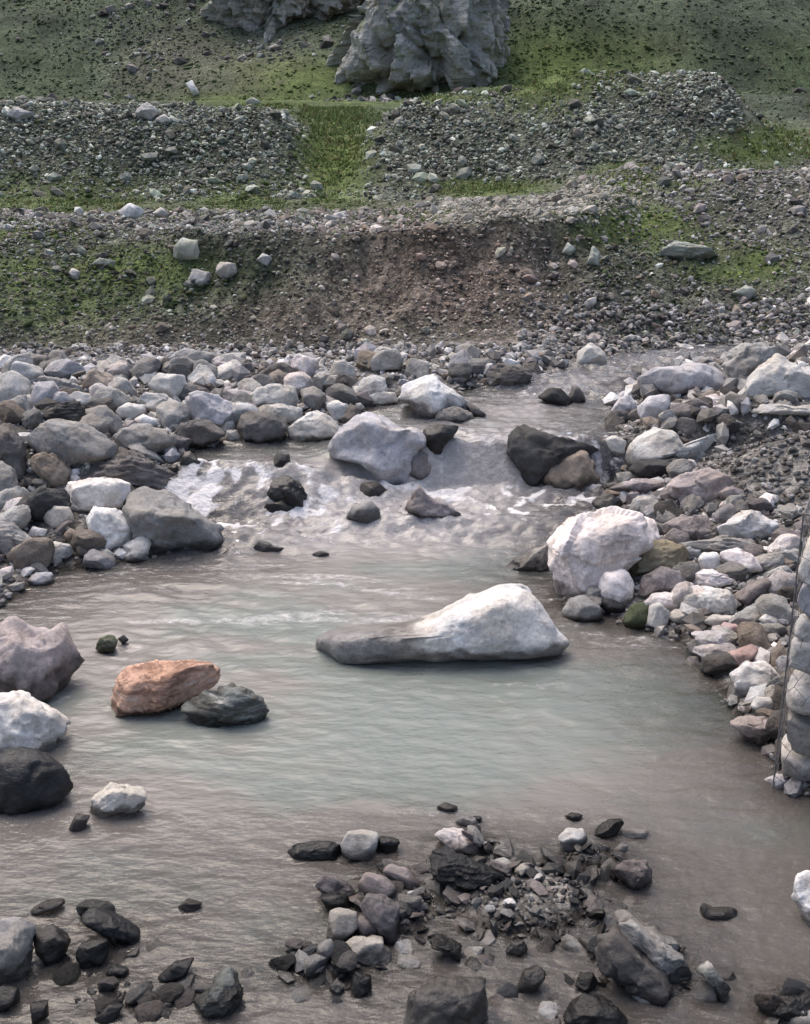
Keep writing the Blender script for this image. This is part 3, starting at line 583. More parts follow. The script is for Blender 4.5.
hero_polys = []
WROCKS = []
n_hero = 0
def build_heroes():
    global n_hero
    rows = []; off = (0, 0, 1); zone = ''
    for line in HEROES.strip().splitlines():
        line = line.strip()
        if not line or line.startswith('#'): continue
        if line.startswith('@'):
            t = line.split(); off = (float(t[1]), float(t[2]), float(t[3])); zone = t[0][1:]; continue
        nm, cl, st, wt, lab, pts = line.split('|')
        P = np.array([[float(v) for v in p.split(',')] for p in pts.split()])
        P = P / off[2] + np.array(off[:2])
        rows.append((nm, cl, st, float(wt), lab, P, zone))
    bx = np.array([[(r[5][:, 0].min() + r[5][:, 0].max()) / 2, r[5][:, 1].max()] for r in rows])
    # contact with the ground: under the lowest traced point
    low = np.array([[r[5][r[5][:, 1] > r[5][:, 1].max() - 3][:, 0].mean(), r[5][:, 1].max()] for r in rows])
    hits = ground_hit(low[:, 0], low[:, 1])
    for i, (nm, cl, st, wt, lab, P, zone) in enumerate(rows):
        near = zone in 'HIJK'
        if near: wt = max(wt, .035)
        n_hero += 1
        if float(sdist(np.array([hits[i][0]]), np.array([hits[i][1]]))[0]) < .02 and zone not in 'LMN': wt = max(wt, .05)
        hero_polys.append(P)
        hit = hits[i]
        w, h = np.ptp(P[:, 0]), np.ptp(P[:, 1])
        dep = (hit - CAM) @ FWD
        s0 = dep / FPX
        T = .5 * math.sqrt(w * h) * s0 * random.uniform(.85, 1.05)
        if h > w: T = .45 * w * s0
        dC = dep + .42 * T
        s = dC / FPX
        c = _centroid(P)
        Q = np.stack([(P[:, 0] - c[0]) * s, -(P[:, 1] - c[1]) * s], -1)
        lowq = Q[:, 1].min()
        Q[:, 1] = np.where(Q[:, 1] < lowq * .45, Q[:, 1] * 1.24, Q[:, 1])
        sz = max(w, h)
        sub = 6 if sz > 110 else 5 if sz > 42 else 4
        V, F = ico(sub)
        ncut, cut, amp, pw = STYLE[st]
        x, dp, z = V[:, 0], V[:, 1], V[:, 2]
        rho = np.sqrt(x * x + z * z) + 1e-9
        phi = np.arctan2(z, x)
        # wobble the silhouette a little so that no straight trace survives
        R = poly_radius(Q, phi)
        fs = (rho ** pw + np.abs(dp) ** pw) ** (-1 / pw)
        L = np.stack([x / rho * R * rho * fs, dp * fs * T, z / rho * R * rho * fs], -1)
        size = math.sqrt(w * h) * s
        sd = 100 + i * 7
        rng = np.random.default_rng(sd)
        for k in range(ncut):
            n = rng.normal(size=3)
            n[1] = -abs(n[1]) - .45 if k % 4 else abs(n[1]) + .4
            n[2] += .25
            n /= np.linalg.norm(n)
            pr = L @ n
            lim = pr.max() * rng.uniform(cut, .93)
            over = np.maximum(pr - lim, 0)
            L = L - (over * (.95 if st != 'smooth' else .85))[:, None] * n
        Ln = L / size
        dirn = L / (np.linalg.norm(L, axis=1)[:, None] + 1e-9)
        a = amp * size
        disp = a * fbm(Ln * 1.8, 4, sd) + .42 * a * fbm(Ln * 5.0, 4, sd + 3) + .16 * a * fbm(Ln * 17, 3, sd + 5)
        if sub >= 5:
            k = {'facet': .78, 'block': .6, 'smooth': .66, 'layered': .8, 'striated': .6, 'low': .10}[st]
            disp = disp + size * (cells(Ln, 16, .012 * k, .13 * k, sd + 31) + cells(Ln, 70, .005 * k, .07 * k, sd + 32))
        if st == 'layered' or st == 'striated':
            ax = np.array([.12, .3, 1.0]) if st == 'layered' else np.array([.75, .2, .7])
            ax /= np.linalg.norm(ax)
            t = (Ln @ ax) * (9 if st == 'layered' else 14) + 1.1 * fbm(Ln * 2.2, 3, sd + 9)
            disp = disp + a * .45 * (np.abs((t % 1.0) - .5) * 2 - .5)
        if st == 'facet':
            rd = 1 - np.abs(fbm(Ln * 2.6, 4, sd + 11)) * 2
            disp = disp + a * .55 * (rd - .6)
        L = L + dirn * disp[:, None]
        d = rays([c[0]], [c[1]])[0]
        C = CAM + d * dC
        Wv = C + L[:, :1] * RIGHT + L[:, 1:2] * FWD + L[:, 2:3] * UP
        base = np.array([C[0], C[1] , hit[2]])
        loc = Wv - base
        zr = loc[:, 2] + (.5 * wt + .03) * fbm(Wv * 9.0, 4, 77)
        wet = sstep(wt * 1.25 + .002, wt * .7, zr) if wt > 0 else np.zeros(len(loc))
        if 'grey half drowned tail' in lab:
            ppx = project(Wv)[0] + 9 * fbm(Wv * 6, 3, 5)
            wet = np.maximum(wet, 1.0 * sstep(424, 400, ppx))
        sdh = float(sdist(np.array([hit[0]]), np.array([hit[1]]))[0])
        if sdh < .05: WROCKS.append((C[0], C[1], .5 * w * s, T))
        me = mk_mesh(nm, loc, F, True, {'wet': wet})
        mat = {'striated': M_BAND, 'layered': M_SLATE}.get(st, M_ROCK)
        if cl in ('gneiss',): mat = M_BAND
        if cl in ('pinkw', 'white') and sz > 30: mat = M_VEIN
        o = link(nm, me, mat, label=lab, category=nm)
        o.location = base
        v = PAL[cl]; j = 1 + rng.uniform(-.10, .10)
        if near and 'frame edge' not in lab: j *= .66
        o.color = (v[0] * j, v[1] * j, v[2] * j, 1)

build_heroes()

# ------------------------------------------------------------------ library of small stones
def lib_stone(sub, seed, flat=.6):
    rng = np.random.default_rng(seed)
    V, F = ico(sub)
    L = V * np.array([1, rng.uniform(.65, .95), rng.uniform(.45, .8) * flat / .6])
    for k in range(9 if sub < 4 else 15):
        n = rng.normal(size=3); n /= np.linalg.norm(n)
        pr = L @ n; lim = pr.max() * rng.uniform(.58, .88)
        L = L - (np.maximum(pr - lim, 0) * .9)[:, None] * n
    L = L + V * (.10 * fbm(V * 1.5, 3, seed) + (.05 * fbm(V * 4, 3, seed + 1) if sub > 2 else 0))[:, None]
    return L, F

def lib_chip(seed):
    rng = np.random.default_rng(seed)
    L, F = _ico12()
    L = L * np.array([1, rng.uniform(.6, .95), rng.uniform(.4, .75)]) * rng.uniform(.72, 1.2, (len(L), 1))
    return L, F

def _ico12():
    p = (1 + 5 ** .5) / 2
    V = np.array([(-1, p, 0), (1, p, 0), (-1, -p, 0), (1, -p, 0), (0, -1, p), (0, 1, p), (0, -1, -p), (0, 1, -p), (p, 0, -1), (p, 0, 1), (-p, 0, -1), (-p, 0, 1)], float)
    F = np.array([(0, 11, 5), (0, 5, 1), (0, 1, 7), (0, 7, 10), (0, 10, 11), (1, 5, 9), (5, 11, 4), (11, 10, 2), (10, 7, 6), (7, 1, 8), (3, 9, 4), (3, 4, 2), (3, 2, 6), (3, 6, 8), (3, 8, 9), (4, 9, 5), (2, 4, 11), (6, 2, 10), (8, 6, 7), (9, 8, 1)])
    return V / np.linalg.norm(V[0]), F

LIB0 = [lib_stone(1, 870 + k, .7) for k in range(4)] + [lib_chip(880 + k) for k in range(12)]
LIB1 = [lib_stone(1, 900 + k) for k in range(10)]
LIB2 = [lib_stone(2, 930 + k) for k in range(12)]
LIBM = LIB0[4:] + LIB1
LIB4 = [mk_mesh('stone', *lib_stone(4, 960 + k)) for k in range(14)]
LIB4W = []
for k in range(10):
    L, F = lib_stone(4, 990 + k, .42)
    LIB4W.append(mk_mesh('stone', L, F, True, {'wet': sstep(.35, -.15, L[:, 2] + .3 * fbm(L * 2.5, 3, k))}))
for me in LIB4 + LIB4W: me.materials.append(M_SMALL)

def rand_rot(n, tilt=.5):
    a = RNG.uniform(0, 2 * np.pi, n); b = RNG.normal(0, tilt, n); c = RNG.normal(0, tilt, n)
    ca, sa, cb, sb, cc, sc = np.cos(a), np.sin(a), np.cos(b), np.sin(b), np.cos(c), np.sin(c)
    R = np.zeros((n, 3, 3)); I = np.eye(3)
    Rz = np.tile(I, (n, 1, 1)); Rz[:, 0, 0] = ca; Rz[:, 0, 1] = -sa; Rz[:, 1, 0] = sa; Rz[:, 1, 1] = ca
    Rx = np.tile(I, (n, 1, 1)); Rx[:, 1, 1] = cb; Rx[:, 1, 2] = -sb; Rx[:, 2, 1] = sb; Rx[:, 2, 2] = cb
    Ry = np.tile(I, (n, 1, 1)); Ry[:, 0, 0] = cc; Ry[:, 0, 2] = sc; Ry[:, 2, 0] = -sc; Ry[:, 2, 2] = cc
    return Rz @ Rx @ Ry

def stone_mass(name, pos, rad, tint, lib, mat, label, category, smooth=False, wet=None, tilt=.5):
    n = len(pos); kind = RNG.integers(0, len(lib), n); R = rand_rot(n, tilt)
    Vs, Fs, Cs, Ws, o = [], [], [], [], 0
    for k, (L, F) in enumerate(lib):
        idx = np.where(kind == k)[0]
        if not len(idx): continue
        W = np.einsum('nij,vj->nvi', R[idx], L) * rad[idx][:, None, None] + pos[idx][:, None, :]
        nv = len(L)
        Vs.append(W.reshape(-1, 3)); Cs.append(np.repeat(tint[idx], nv, 0))
        if wet is not None: Ws.append(np.repeat(wet[idx], nv))
        Fs.append((F[None] + (o + nv * np.arange(len(idx)))[:, None, None]).reshape(-1, 3)); o += nv * len(idx)
    me = mk_mesh(name, np.concatenate(Vs), np.concatenate(Fs), smooth, {'wet': np.concatenate(Ws)} if wet is not None else None, {'tint': np.concatenate(Cs)})
    return link(name, me, mat, label=label, category=category, kind='stuff')

def tints(n, names, weights, jit=.18):
    p = np.array(weights, float); p /= p.sum()
    k = RNG.choice(len(names), n, p=p)
    T = np.array([PAL[a] for a in names])[k]
    return T * (1 + RNG.normal(0, jit, n))[:, None].clip(.5, 1.6), k

def in_poly(px, py, P):
    ins = np.zeros(px.shape, bool); Q = np.roll(P, -1, 0)
    for (ax, ay), (bx, by) in zip(P, Q):
        if ay == by: continue
        ins ^= ((ay > py) != (by > py)) & (px < ax + (py - ay) * (bx - ax) / (by - ay))
    return ins

def hidden_by_hero(px, py, shrink=1.0):
    m = np.zeros(px.shape, bool)
    for P in hero_polys:
        c = P.mean(0); m |= in_poly(px, py, c + (P - c) * shrink)
    return m

def ell(px, py, e):
    s = np.zeros_like(px)
    for cx, cy, rx, ry, a in e:
        s = np.maximum(s, a * np.exp(-((((px - cx) / rx) ** 2 + ((py - cy) / ry) ** 2)) ** 1.5))
    return s

# ------------------------------------------------------------------ stony shores: individual stones and the rest
def sample(n, x0, x1, y0, y1):
    x = RNG.uniform(x0, x1, n); y = RNG.uniform(y0, y1, n)
    return x, y

INDIV = []   # (pixel size, position, radius, palette name, region)
def shore():
    # left and right bars
    x, y = sample(110000, -7, 5.6, 4.2, 12.8)
    sd = sdist(x, y); h = H(x, y)
    P = np.stack([x, y, h], -1); px, py, dz = project(P)
    leftbar = (sd > .0) & (px < 520) & (py > 345) & (x < 1.6)
    rightbar = (sd > -.02) & (px >= 520)
    k1 = np.where(leftbar)[0][:14000]; k2 = np.where(rightbar)[0][:17000]
    out = []
    for reg, k in (('left', k1), ('right', k2)):
        n = len(k)
        r = .020 * RNG.pareto(1.55, n) + .014
        r = np.minimum(r, .19 if reg == 'left' else .13)
        farness = sstep(10.5, 12, y[k])
        r = np.where(farness > .5, np.minimum(r, .09), r)
        r = np.where(y[k] > 11.2, np.minimum(r, .06), r)
        if reg == 'right':
            hp = np.exp(-(((x[k] - HEAP[0] - .1) / .75) ** 2 + ((y[k] - HEAP[1]) / .65) ** 2)) > .45
            r = np.where(hp, np.minimum(r, .035), r)
        names = ['white', 'pale', 'grey', 'dark', 'lav', 'pinkw', 'purple', 'tan']
        wts = [1.0, 3.2, 2.6, 1.4, 1.2, .7, .7, .8] if reg == 'left' else [.8, 2.6, 3.2, 2.2, 1.0, 1.2, 1.4, .8]
        T, ci = tints(n, names, wts)
        if reg == 'right':
            T = np.where(hp[:, None], T * .5, T)
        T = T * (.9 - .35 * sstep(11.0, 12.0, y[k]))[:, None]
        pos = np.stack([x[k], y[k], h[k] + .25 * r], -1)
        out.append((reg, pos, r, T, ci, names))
    return out

def place_shores():
    masses = []
    for reg, pos, r, T, ci, names in shore():
        px, py, dz = project(pos)
        hid = hidden_by_hero(px, py, .95)
        size = 2 * r * FPX / dz
        inside = (px > 8) & (px < 800) & (py > 340) & (py < 1000)
        big = np.where(~hid & inside)[0]
        order = big[np.argsort(-size[big])]
        quota = 68 if reg == 'left' else 70
        pick = order[:quota]
        for i in pick: INDIV.append((pos[i], r[i], names[ci[i]], T[i], reg))
        keep = np.ones(len(pos), bool); keep[pick] = False; keep[hid & (size > 9)] = False; keep[size > 34] = False
        masses.append((pos[keep], r[keep], T[keep]))
    pos = np.concatenate([m[0] for m in masses]); r = np.concatenate([m[1] for m in masses]); T = np.concatenate([m[2] for m in masses])
    wl = Wlev(pos[:, 0], pos[:, 1]); wet = sstep(.06, .0, pos[:, 2] - wl)
    sm = RNG.uniform(0, 1, len(r)) < 2
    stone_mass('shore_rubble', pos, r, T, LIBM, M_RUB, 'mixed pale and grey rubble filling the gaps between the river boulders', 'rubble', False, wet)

    # the near shoal: wet pebbles
    x, y = sample(26000, -3.2, 3.2, 2.3, 4.4)
    s = shoal(x, y) * (.8 + .5 * n2(x, y, 3, None, 2, 9))
    k = np.where(s > .16 + .46 * RNG.uniform(0, 1, len(x)))[0][:9000]
    n = len(k); r = np.minimum(.008 + .011 * RNG.pareto(1.7, n), .065)
    names = ['white', 'pale', 'grey', 'dark', 'black', 'purple', 'pinkg', 'slate']
    T, ci = tints(n, names, [.7, 1.6, 2.4, 3, 2.6, 1.6, 1.4, 1.2])
    leftd = x[k] < -.35
    T = np.where(leftd[:, None], T * .4, T * .62)
    pos = np.stack([x[k], y[k], H(x[k], y[k]) + .3 * r], -1)
    px, py, dz = project(pos); hid = hidden_by_hero(px, py, .95); size = 2 * r * FPX / dz
    big = np.where(~hid & (px > 5) & (px < 805) & (py < 1018))[0]
    pick = big[np.argsort(-size[big])][:42]
    for i in pick: INDIV.append((pos[i], r[i], names[ci[i]], T[i], 'shoal'))
    keep = np.ones(n, bool); keep[pick] = False; keep[hid & (size > 12)] = False; keep[size > 34] = False
    stone_mass('shoal_gravel', pos[keep], r[keep], T[keep], [(L * np.array([1.1, 1, .62]), F) for L, F in LIBM + LIB2[:4]], M_RUB, 'wet dark pebbles and gravel of the near shoal', 'gravel', False, np.clip(1 - (pos[keep][:, 2] - .015) / .04, .25, 1))

place_shores()

WORD = dict(white='whitish', pale='pale', grey='grey', dark='dark', black='black', lav='lavender grey', pinkw='pinkish white', pinkg='pinkish grey', purple='purplish', tan='brownish', slate='slate black')
REG = dict(left='loose between the large boulders of the bank below the brown scar', right='loose on the stony shore between the rapids and the wire cage', shoal='loose among the wet gravel of the near shoal')
GRP = dict(left='loose stones on the bouldery bank', right='loose stones on the stony shore', shoal='loose stones on the near shoal')
for q, (p, r, cn, t, reg) in enumerate(INDIV):
    o = link('stone', (LIB4W[q % len(LIB4W)] if reg == 'shoal' else LIB4[q % len(LIB4)]), None, label='small %s stone %s' % (WORD[cn], REG[reg]), category='stone', group=GRP[reg])
    o.location = p; o.rotation_euler = (random.gauss(0, .35), random.gauss(0, .35), random.uniform(0, 6.28)); o.scale = (r,) * 3
    o.color = (*[float(v) for v in t], 1)

# ------------------------------------------------------------------ terrain sheet
GRASS = [(335, 150, 42, 62, 1), (305, 82, 70, 26, .9), (262, 100, 80, 10, .8), (30, 230, 70, 12, 1), (170, 215, 170, 8, .7), (60, 196, 120, 22, .55), (240, 196, 60, 22, .55),
         (550, 72, 62, 44, .95), (610, 62, 80, 34, .6), (752, 146, 62, 20, 1), (625, 180, 34, 18, .95), (645, 224, 64, 20, .95), (740, 266, 62, 20, .95), (690, 250, 44, 12, .9),
         (480, 186, 70, 9, .8), (425, 214, 56, 9, .8), (140, 268, 90, 26, .75), (60, 300, 80, 34, .45), (20, 275, 50, 25, .6), (400, 98, 110, 6, .8), (600, 235, 40, 15, .7), (280, 215, 90, 6, .7), (680, 185, 30, 10, .5)]
DARKG = [(150, 150, 170, 50, .55), (500, 150, 150, 40, .35), (100, 285, 120, 45, .9), (230, 270, 90, 40, .6), (60, 170, 180, 40, .6), (240, 180, 90, 30, .6), (30, 320, 70, 30, .7), (640, 265, 60, 30, .5)]
SOIL = [(440, 275, 130, 62, 1), (330, 315, 130, 34, .7), (120, 335, 120, 24, .5), (520, 320, 90, 26, .7), (480, 235, 90, 22, .6), (270, 75, 60, 22, .6), (180, 65, 70, 40, .35), (640, 60, 60, 30, .3)]

def ground_colors(x, y, z):
    P = np.stack([x, y, z], -1); px, py, dz = project(P)
    ok = (dz > .5)
    n_a = n2(x, y, .9, None, 4, 71); n_b = n2(x, y, .25, None, 4, 72)
    j = 10 * n_a
    far = sstep(30, 38, y + 3 * n_a)
    px2, py2 = px + 14 * n_a + 10 * n_b, py + 7 * n_b
    gr = np.where(ok & (y > 11.5), ell(px2, py2, GRASS), 0); dg = np.where(ok & (y > 11.5), ell(px2, py2, DARKG), 0); so = np.where(ok & (y > 11.5), ell(px2, py2, SOIL), 0)
    g0 = np.array([.135, .128, .12]); bank = np.array([.092, .097, .078])
    c = np.where((y > 11.8)[:, None], bank, g0) * (1 + .3 * n_a)[:, None]
    # away from the traced patches the terraces carry their own growth
    off = (y > 14) & ((px < -40) | (px > 850))
    gr = np.where(off, sstep(.0, .35, n_b) * .7, gr)
    hill = np.array([.044, .057, .037]) * (1 + .9 * n2(x, y, .16, .07, 6, 75) + .5 * n2(x, y, .9, .45, 4, 74)).clip(.3, 2)[:, None]
    hb = sstep(.05, .4, n2(x, y, .05, .1, 4, 76))
    hill = hill * (1 - .5 * hb[:, None]) + np.array([.052, .078, .030]) * .5 * hb[:, None]
    sc = sstep(.12, .42, n2(x, y, .11, .05, 5, 78))
    hill = hill * (1 - .6 * sc[:, None]) + np.array([.115, .122, .105]) * .6 * sc[:, None]
    c = c * (1 - far[:, None]) + hill * far[:, None]
    for m, cc in ((so * .9, np.array([.120, .096, .082])), (dg * .85, np.array([.040, .050, .030])), (gr * sstep(-.55, .1, n_a + .35), np.array([.112, .150, .050]))):
        cc = cc * (1 + .25 * n_a)[:, None]
        if cc.ndim == 1: cc = cc[None]
        c = c * (1 - m[:, None]) + cc * m[:, None]
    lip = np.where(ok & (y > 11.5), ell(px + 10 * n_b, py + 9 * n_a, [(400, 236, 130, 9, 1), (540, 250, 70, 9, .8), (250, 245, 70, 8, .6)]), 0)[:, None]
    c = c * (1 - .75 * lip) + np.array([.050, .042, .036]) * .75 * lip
    wetg = (y < 12.3) & (z < Wlev(x, y) + .02)
    c = np.where(wetg[:, None], np.array([.048, .043, .040]) * (1 + .4 * n2(x, y, 5, None, 3, 79))[:, None], c)
    return c.clip(.01, .6), gr

def terrain():
    ys = list(np.arange(-5, 8, .045))
    while ys[-1] < 330: ys.append(ys[-1] + max(.045, .0056 * ys[-1]))
    ys = np.array(ys); us = np.linspace(-1, 1, 561)
    wid = 7.5 + .9 * np.maximum(ys, 0)
    X = us[None, :] * wid[:, None]; Y = np.repeat(ys[:, None], len(us), 1)
    Z = H(X, Y)
    fine = sstep(12, 13, Y)
    Z = Z + fine * .02 * n2(X, Y, 5, None, 3, 81) * np.clip(Y / 13, 1, 4)
    x, y, z = X.ravel(), Y.ravel(), Z.ravel()
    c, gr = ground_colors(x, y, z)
    nr, nc = X.shape
    i = (np.arange(nr - 1)[:, None] * nc + np.arange(nc - 1)[None, :]).ravel()
    F = np.stack([i, i + 1, i + nc + 1, i + nc], -1)
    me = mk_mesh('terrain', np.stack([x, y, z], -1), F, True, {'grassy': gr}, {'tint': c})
    m, nt = nmat('ground_earth'); g = N(nt)
    tc = g.new('ShaderNodeTexCoord').outputs['Object']
    geo = g.new('ShaderNodeCameraData')
    f1 = g.noise(tc, 14, 8, .7); f2 = g.noise(tc, 2.0, 8, .7); f3 = g.noise(tc, .45, 8, .72)
    cc = g.mix(1.0, g.attr('tint', 'Color'), g.rng(f1, .3, .7, .62, 1.4), 'MULTIPLY')
    cc = g.mix(1.0, cc, g.rng(f2, .3, .7, .55, 1.5), 'MULTIPLY')
    cc = g.mix(1.0, cc, g.rng(f3, .3, .7, .65, 1.4), 'MULTIPLY')
    hs = []
    for sc in (38, 13):
        v = g.new('ShaderNodeTexVoronoi'); v.inputs['Scale'].default_value = sc; g.L(tc, v.inputs['Vector'])
        bw = g.new('ShaderNodeRGBToBW'); g.L(v.outputs['Color'], bw.inputs[0])
        peb = g.rng(g.math('SUBTRACT', bw.outputs[0], g.math('MULTIPLY', g.attr('grassy'), .2)), .2, .8, .6, 1.55)
        cc = g.mix(g.math('SUBTRACT', .8, g.math('MULTIPLY', g.attr('grassy'), .7)), cc, g.mix(1.0, cc, peb, 'MULTIPLY'))
        hs.append(v.outputs['Distance'])
    b = g.new('ShaderNodeBsdfPrincipled'); g.L(cc, b.inputs['Base Color']); b.inputs['Roughness'].default_value = .95; b.inputs['Specular IOR Level'].default_value = .15
    nrm = g.bump(f1, .8, .04); nrm = g.bump(f2, .8, .18, nrm); nrm = g.bump(f3, .6, .5, nrm)
    nrm = g.bump(g.math('SUBTRACT', 1.0, hs[0]), .7, .015, nrm); nrm = g.bump(g.math('SUBTRACT', 1.0, hs[1]), .7, .04, nrm)
    g.L(nrm, b.inputs['Normal']); g.out(b.outputs[0])
    link('terrain', me, m, label='stony riverbed, eroded bank, terraces and mountainside as one ground', category='terrain', kind='structure')

terrain()

# ------------------------------------------------------------------ scree, bank stones, hill stones
def masses_far():
    # eroded bank and rubble slope
    x, y = sample(170000, -11, 12, 11.8, 18.5)
    z = H(x, y); px, py, dz = project(np.stack([x, y, z], -1))
    so = ell(px, py, SOIL); gr = ell(px, py, GRASS)
    dens = .75 + .5 * sstep(.1, .4, n2(x, y, 1.0, None, 3, 91)) - .25 * so - .35 * gr
    dens = np.where(py > 325, 1.0, dens)
    dens = np.where((px > 440) & (px < 640) & (py > 185) & (py < 225), 1.2, dens)
    dens = np.where((px < 330) & (py > 205) & (py < 245), 1.0, dens)
    dens = np.where((px > 640) & (py < 330), .9 - .7 * gr, dens)
    k = np.where(RNG.uniform(0, 1.5, len(x)) < dens)[0][:62000]
    n = len(k); r = np.exp(RNG.normal(math.log(.019), .42, n)); r = np.where(RNG.uniform(0, 1, n) < .012, RNG.uniform(.05, .11, n), np.minimum(r, .055)) * np.clip(y[k] / 13, .9, 1.4)
    T, _ = tints(n, ['white', 'pale', 'grey', 'dark', 'pinkg', 'greeng', 'tan'], [.35, 1.7, 3, 2.6, .9, 1.2, 1.4], .25)
    brown = np.clip(so[k] * 1.0, 0, 1)[:, None]
    T = T * (1 - brown) + brown * (T * np.array([.82, .70, .63]) + np.array([.012, .008, .006]))
    dk = ell(px[k], py[k], DARKG)[:, None]
    T = T * (1 - .6 * dk) * (1 - dk * np.array([.12, 0, .15]))
    T = np.where(((py[k] < 300) & (brown[:, 0] < .3))[:, None], T * .82, T)
    tanp = ((px[k] > 430) & (px[k] < 660) & (py[k] > 183) & (py[k] < 226))[:, None]
    T = np.where(tanp, T * .5 + np.array([.15, .147, .122]), T)
    pos = np.stack([x[k], y[k], z[k] + .2 * r], -1)
    stone_mass('bank_rubble', pos, r, T, LIB0[4:], M_RUB, 'grey and brown rubble strewn over the eroded bank', 'rubble')
    # rubble mounds
    x, y = sample(190000, -20, 15, 17.5, 31)
    z = H(x, y); px, py, dz = project(np.stack([x, y, z], -1))
    gr = ell(px, py, GRASS)
    slope = sstep(21.6, 22.8, y)
    dens = .10 + slope * (1.0 + .5 * n2(x, y, .7, None, 3, 95)) - 1.4 * gr - np.where(y > 29, .6, 0)
    dens = np.where((x - .1 * (y - 24)) > 7.0, .08, dens)
    k = np.where(RNG.uniform(0, 1.5, len(x)) < dens)[0][:75000]
    n = len(k); r = np.exp(RNG.normal(math.log(.036), .40, n)); r = np.where(RNG.uniform(0, 1, n) < .010, RNG.uniform(.09, .20, n), np.minimum(r, .10))
    T, _ = tints(n, ['white', 'pale', 'grey', 'dark', 'greeng'], [.5, 1.5, 2.6, 3.0, 1.2], .25)
    T = T * np.array([.80, .86, .77])
    pos = np.stack([x[k], y[k], z[k] + .2 * r], -1)
    stone_mass('mound_scree', pos, r, T, LIB0[4:], M_SCREE, 'grey angular scree covering the two rubble mounds', 'scree')
    # mountainside
    x, y = sample(60000, -60, 60, 62, 105)
    dens = .05 + 1.1 * sstep(.05, .4, n2(x, y, .10, .05, 5, 97))
    z = H(x, y); px, py, dz = project(np.stack([x, y, z], -1)); gr = ell(px, py, GRASS); dens = dens + 2.5 * ell(px, py, [(415, 99, 100, 9, 1), (262, 52, 70, 10, 1)])
    k = np.where(RNG.uniform(0, 1.3, len(x)) < dens - .6 * gr)[0][:26000]
    n = len(k); r = np.minimum(.05 + .05 * RNG.pareto(2.2, n), .55)
    T, _ = tints(n, ['pale', 'grey', 'dark', 'greeng'], [.5, 2.5, 3, 1.2], .25)
    pos = np.stack([x[k], y[k], z[k] + .1 * r], -1)
    stone_mass('mountain_scree', pos, r, T * .75, LIB0[4:], M_SCREE, 'scattered grey stones on the dark mountainside', 'scree')

masses_far()

# ------------------------------------------------------------------ crags
def crag(P, thick, lab, seed, tint, base_px):
    P = np.array(P, float)
    hit = ground_hit([base_px[0]], [base_px[1]])[0]
    dep = (hit - CAM) @ FWD; s = dep / FPX; c = _centroid(P)
    Q = np.stack([(P[:, 0] - c[0]) * s, -(P[:, 1] - c[1]) * s], -1)
    V, F = ico(7)
    x, dp, z = V.T; rho = np.sqrt(x * x + z * z) + 1e-9
    R = .95 * poly_radius(Q, np.arctan2(z, x)); pw = 2.5
    fs = (rho ** pw + np.abs(dp) ** pw) ** (-1 / pw)
    L = np.stack([x * R * fs, dp * fs * thick, z * R * fs], -1)
    size = math.sqrt(np.ptp(Q[:, 0]) * np.ptp(Q[:, 1])); Ln = L / size
    dirn = L / np.linalg.norm(L, axis=1)[:, None]
    lean = Ln.copy(); lean[:, 0] += .28 * Ln[:, 2]
    L = L + dirn * (size * (.06 * fbm(Ln * 2.2, 4, seed + 4) + cells(lean, 70, .030, .24, seed, (1.5, 1.5, .62)) + cells(lean, 460, .015, .26, seed + 1, (1.5, 1.5, .7))
                    + cells(lean, 1600, .007, .22, seed + 2, (1.4, 1.4, .8)) + .012 * fbm(Ln * 24, 4, seed + 6)))[:, None]
    C = CAM + rays([c[0]], [c[1]])[0] * (dep + (.62 if thick > 5 else 1.0) * thick)
    Wv = C + L[:, :1] * RIGHT + L[:, 1:2] * FWD + L[:, 2:3] * UP
    o = link('rock_crag', mk_mesh('rock_crag', Wv - C, F, True), M_CRAG, label=lab, category='crag')
    o.location = C; o.color = (*tint, 1)

crag([(322, 128), (324, 92), (345, 55), (368, 18), (385, -30), (405, -95), (440, -150), (478, -90), (500, -20), (508, 40), (508, 90), (502, 128), (420, 132)], 6.0,
     'steep grey cracked crag rising out of the mountainside behind the mounds', 301, (.43, .428, .405), (415, 96))
crag([(205, 24), (222, -20), (262, -70), (330, -80), (372, -50), (362, 4), (330, 34), (292, 58), (255, 66), (226, 50)], 4.0,
     'low pale crag above the green gully beside the steep one', 311, (.36, .36, .335), (262, 40))

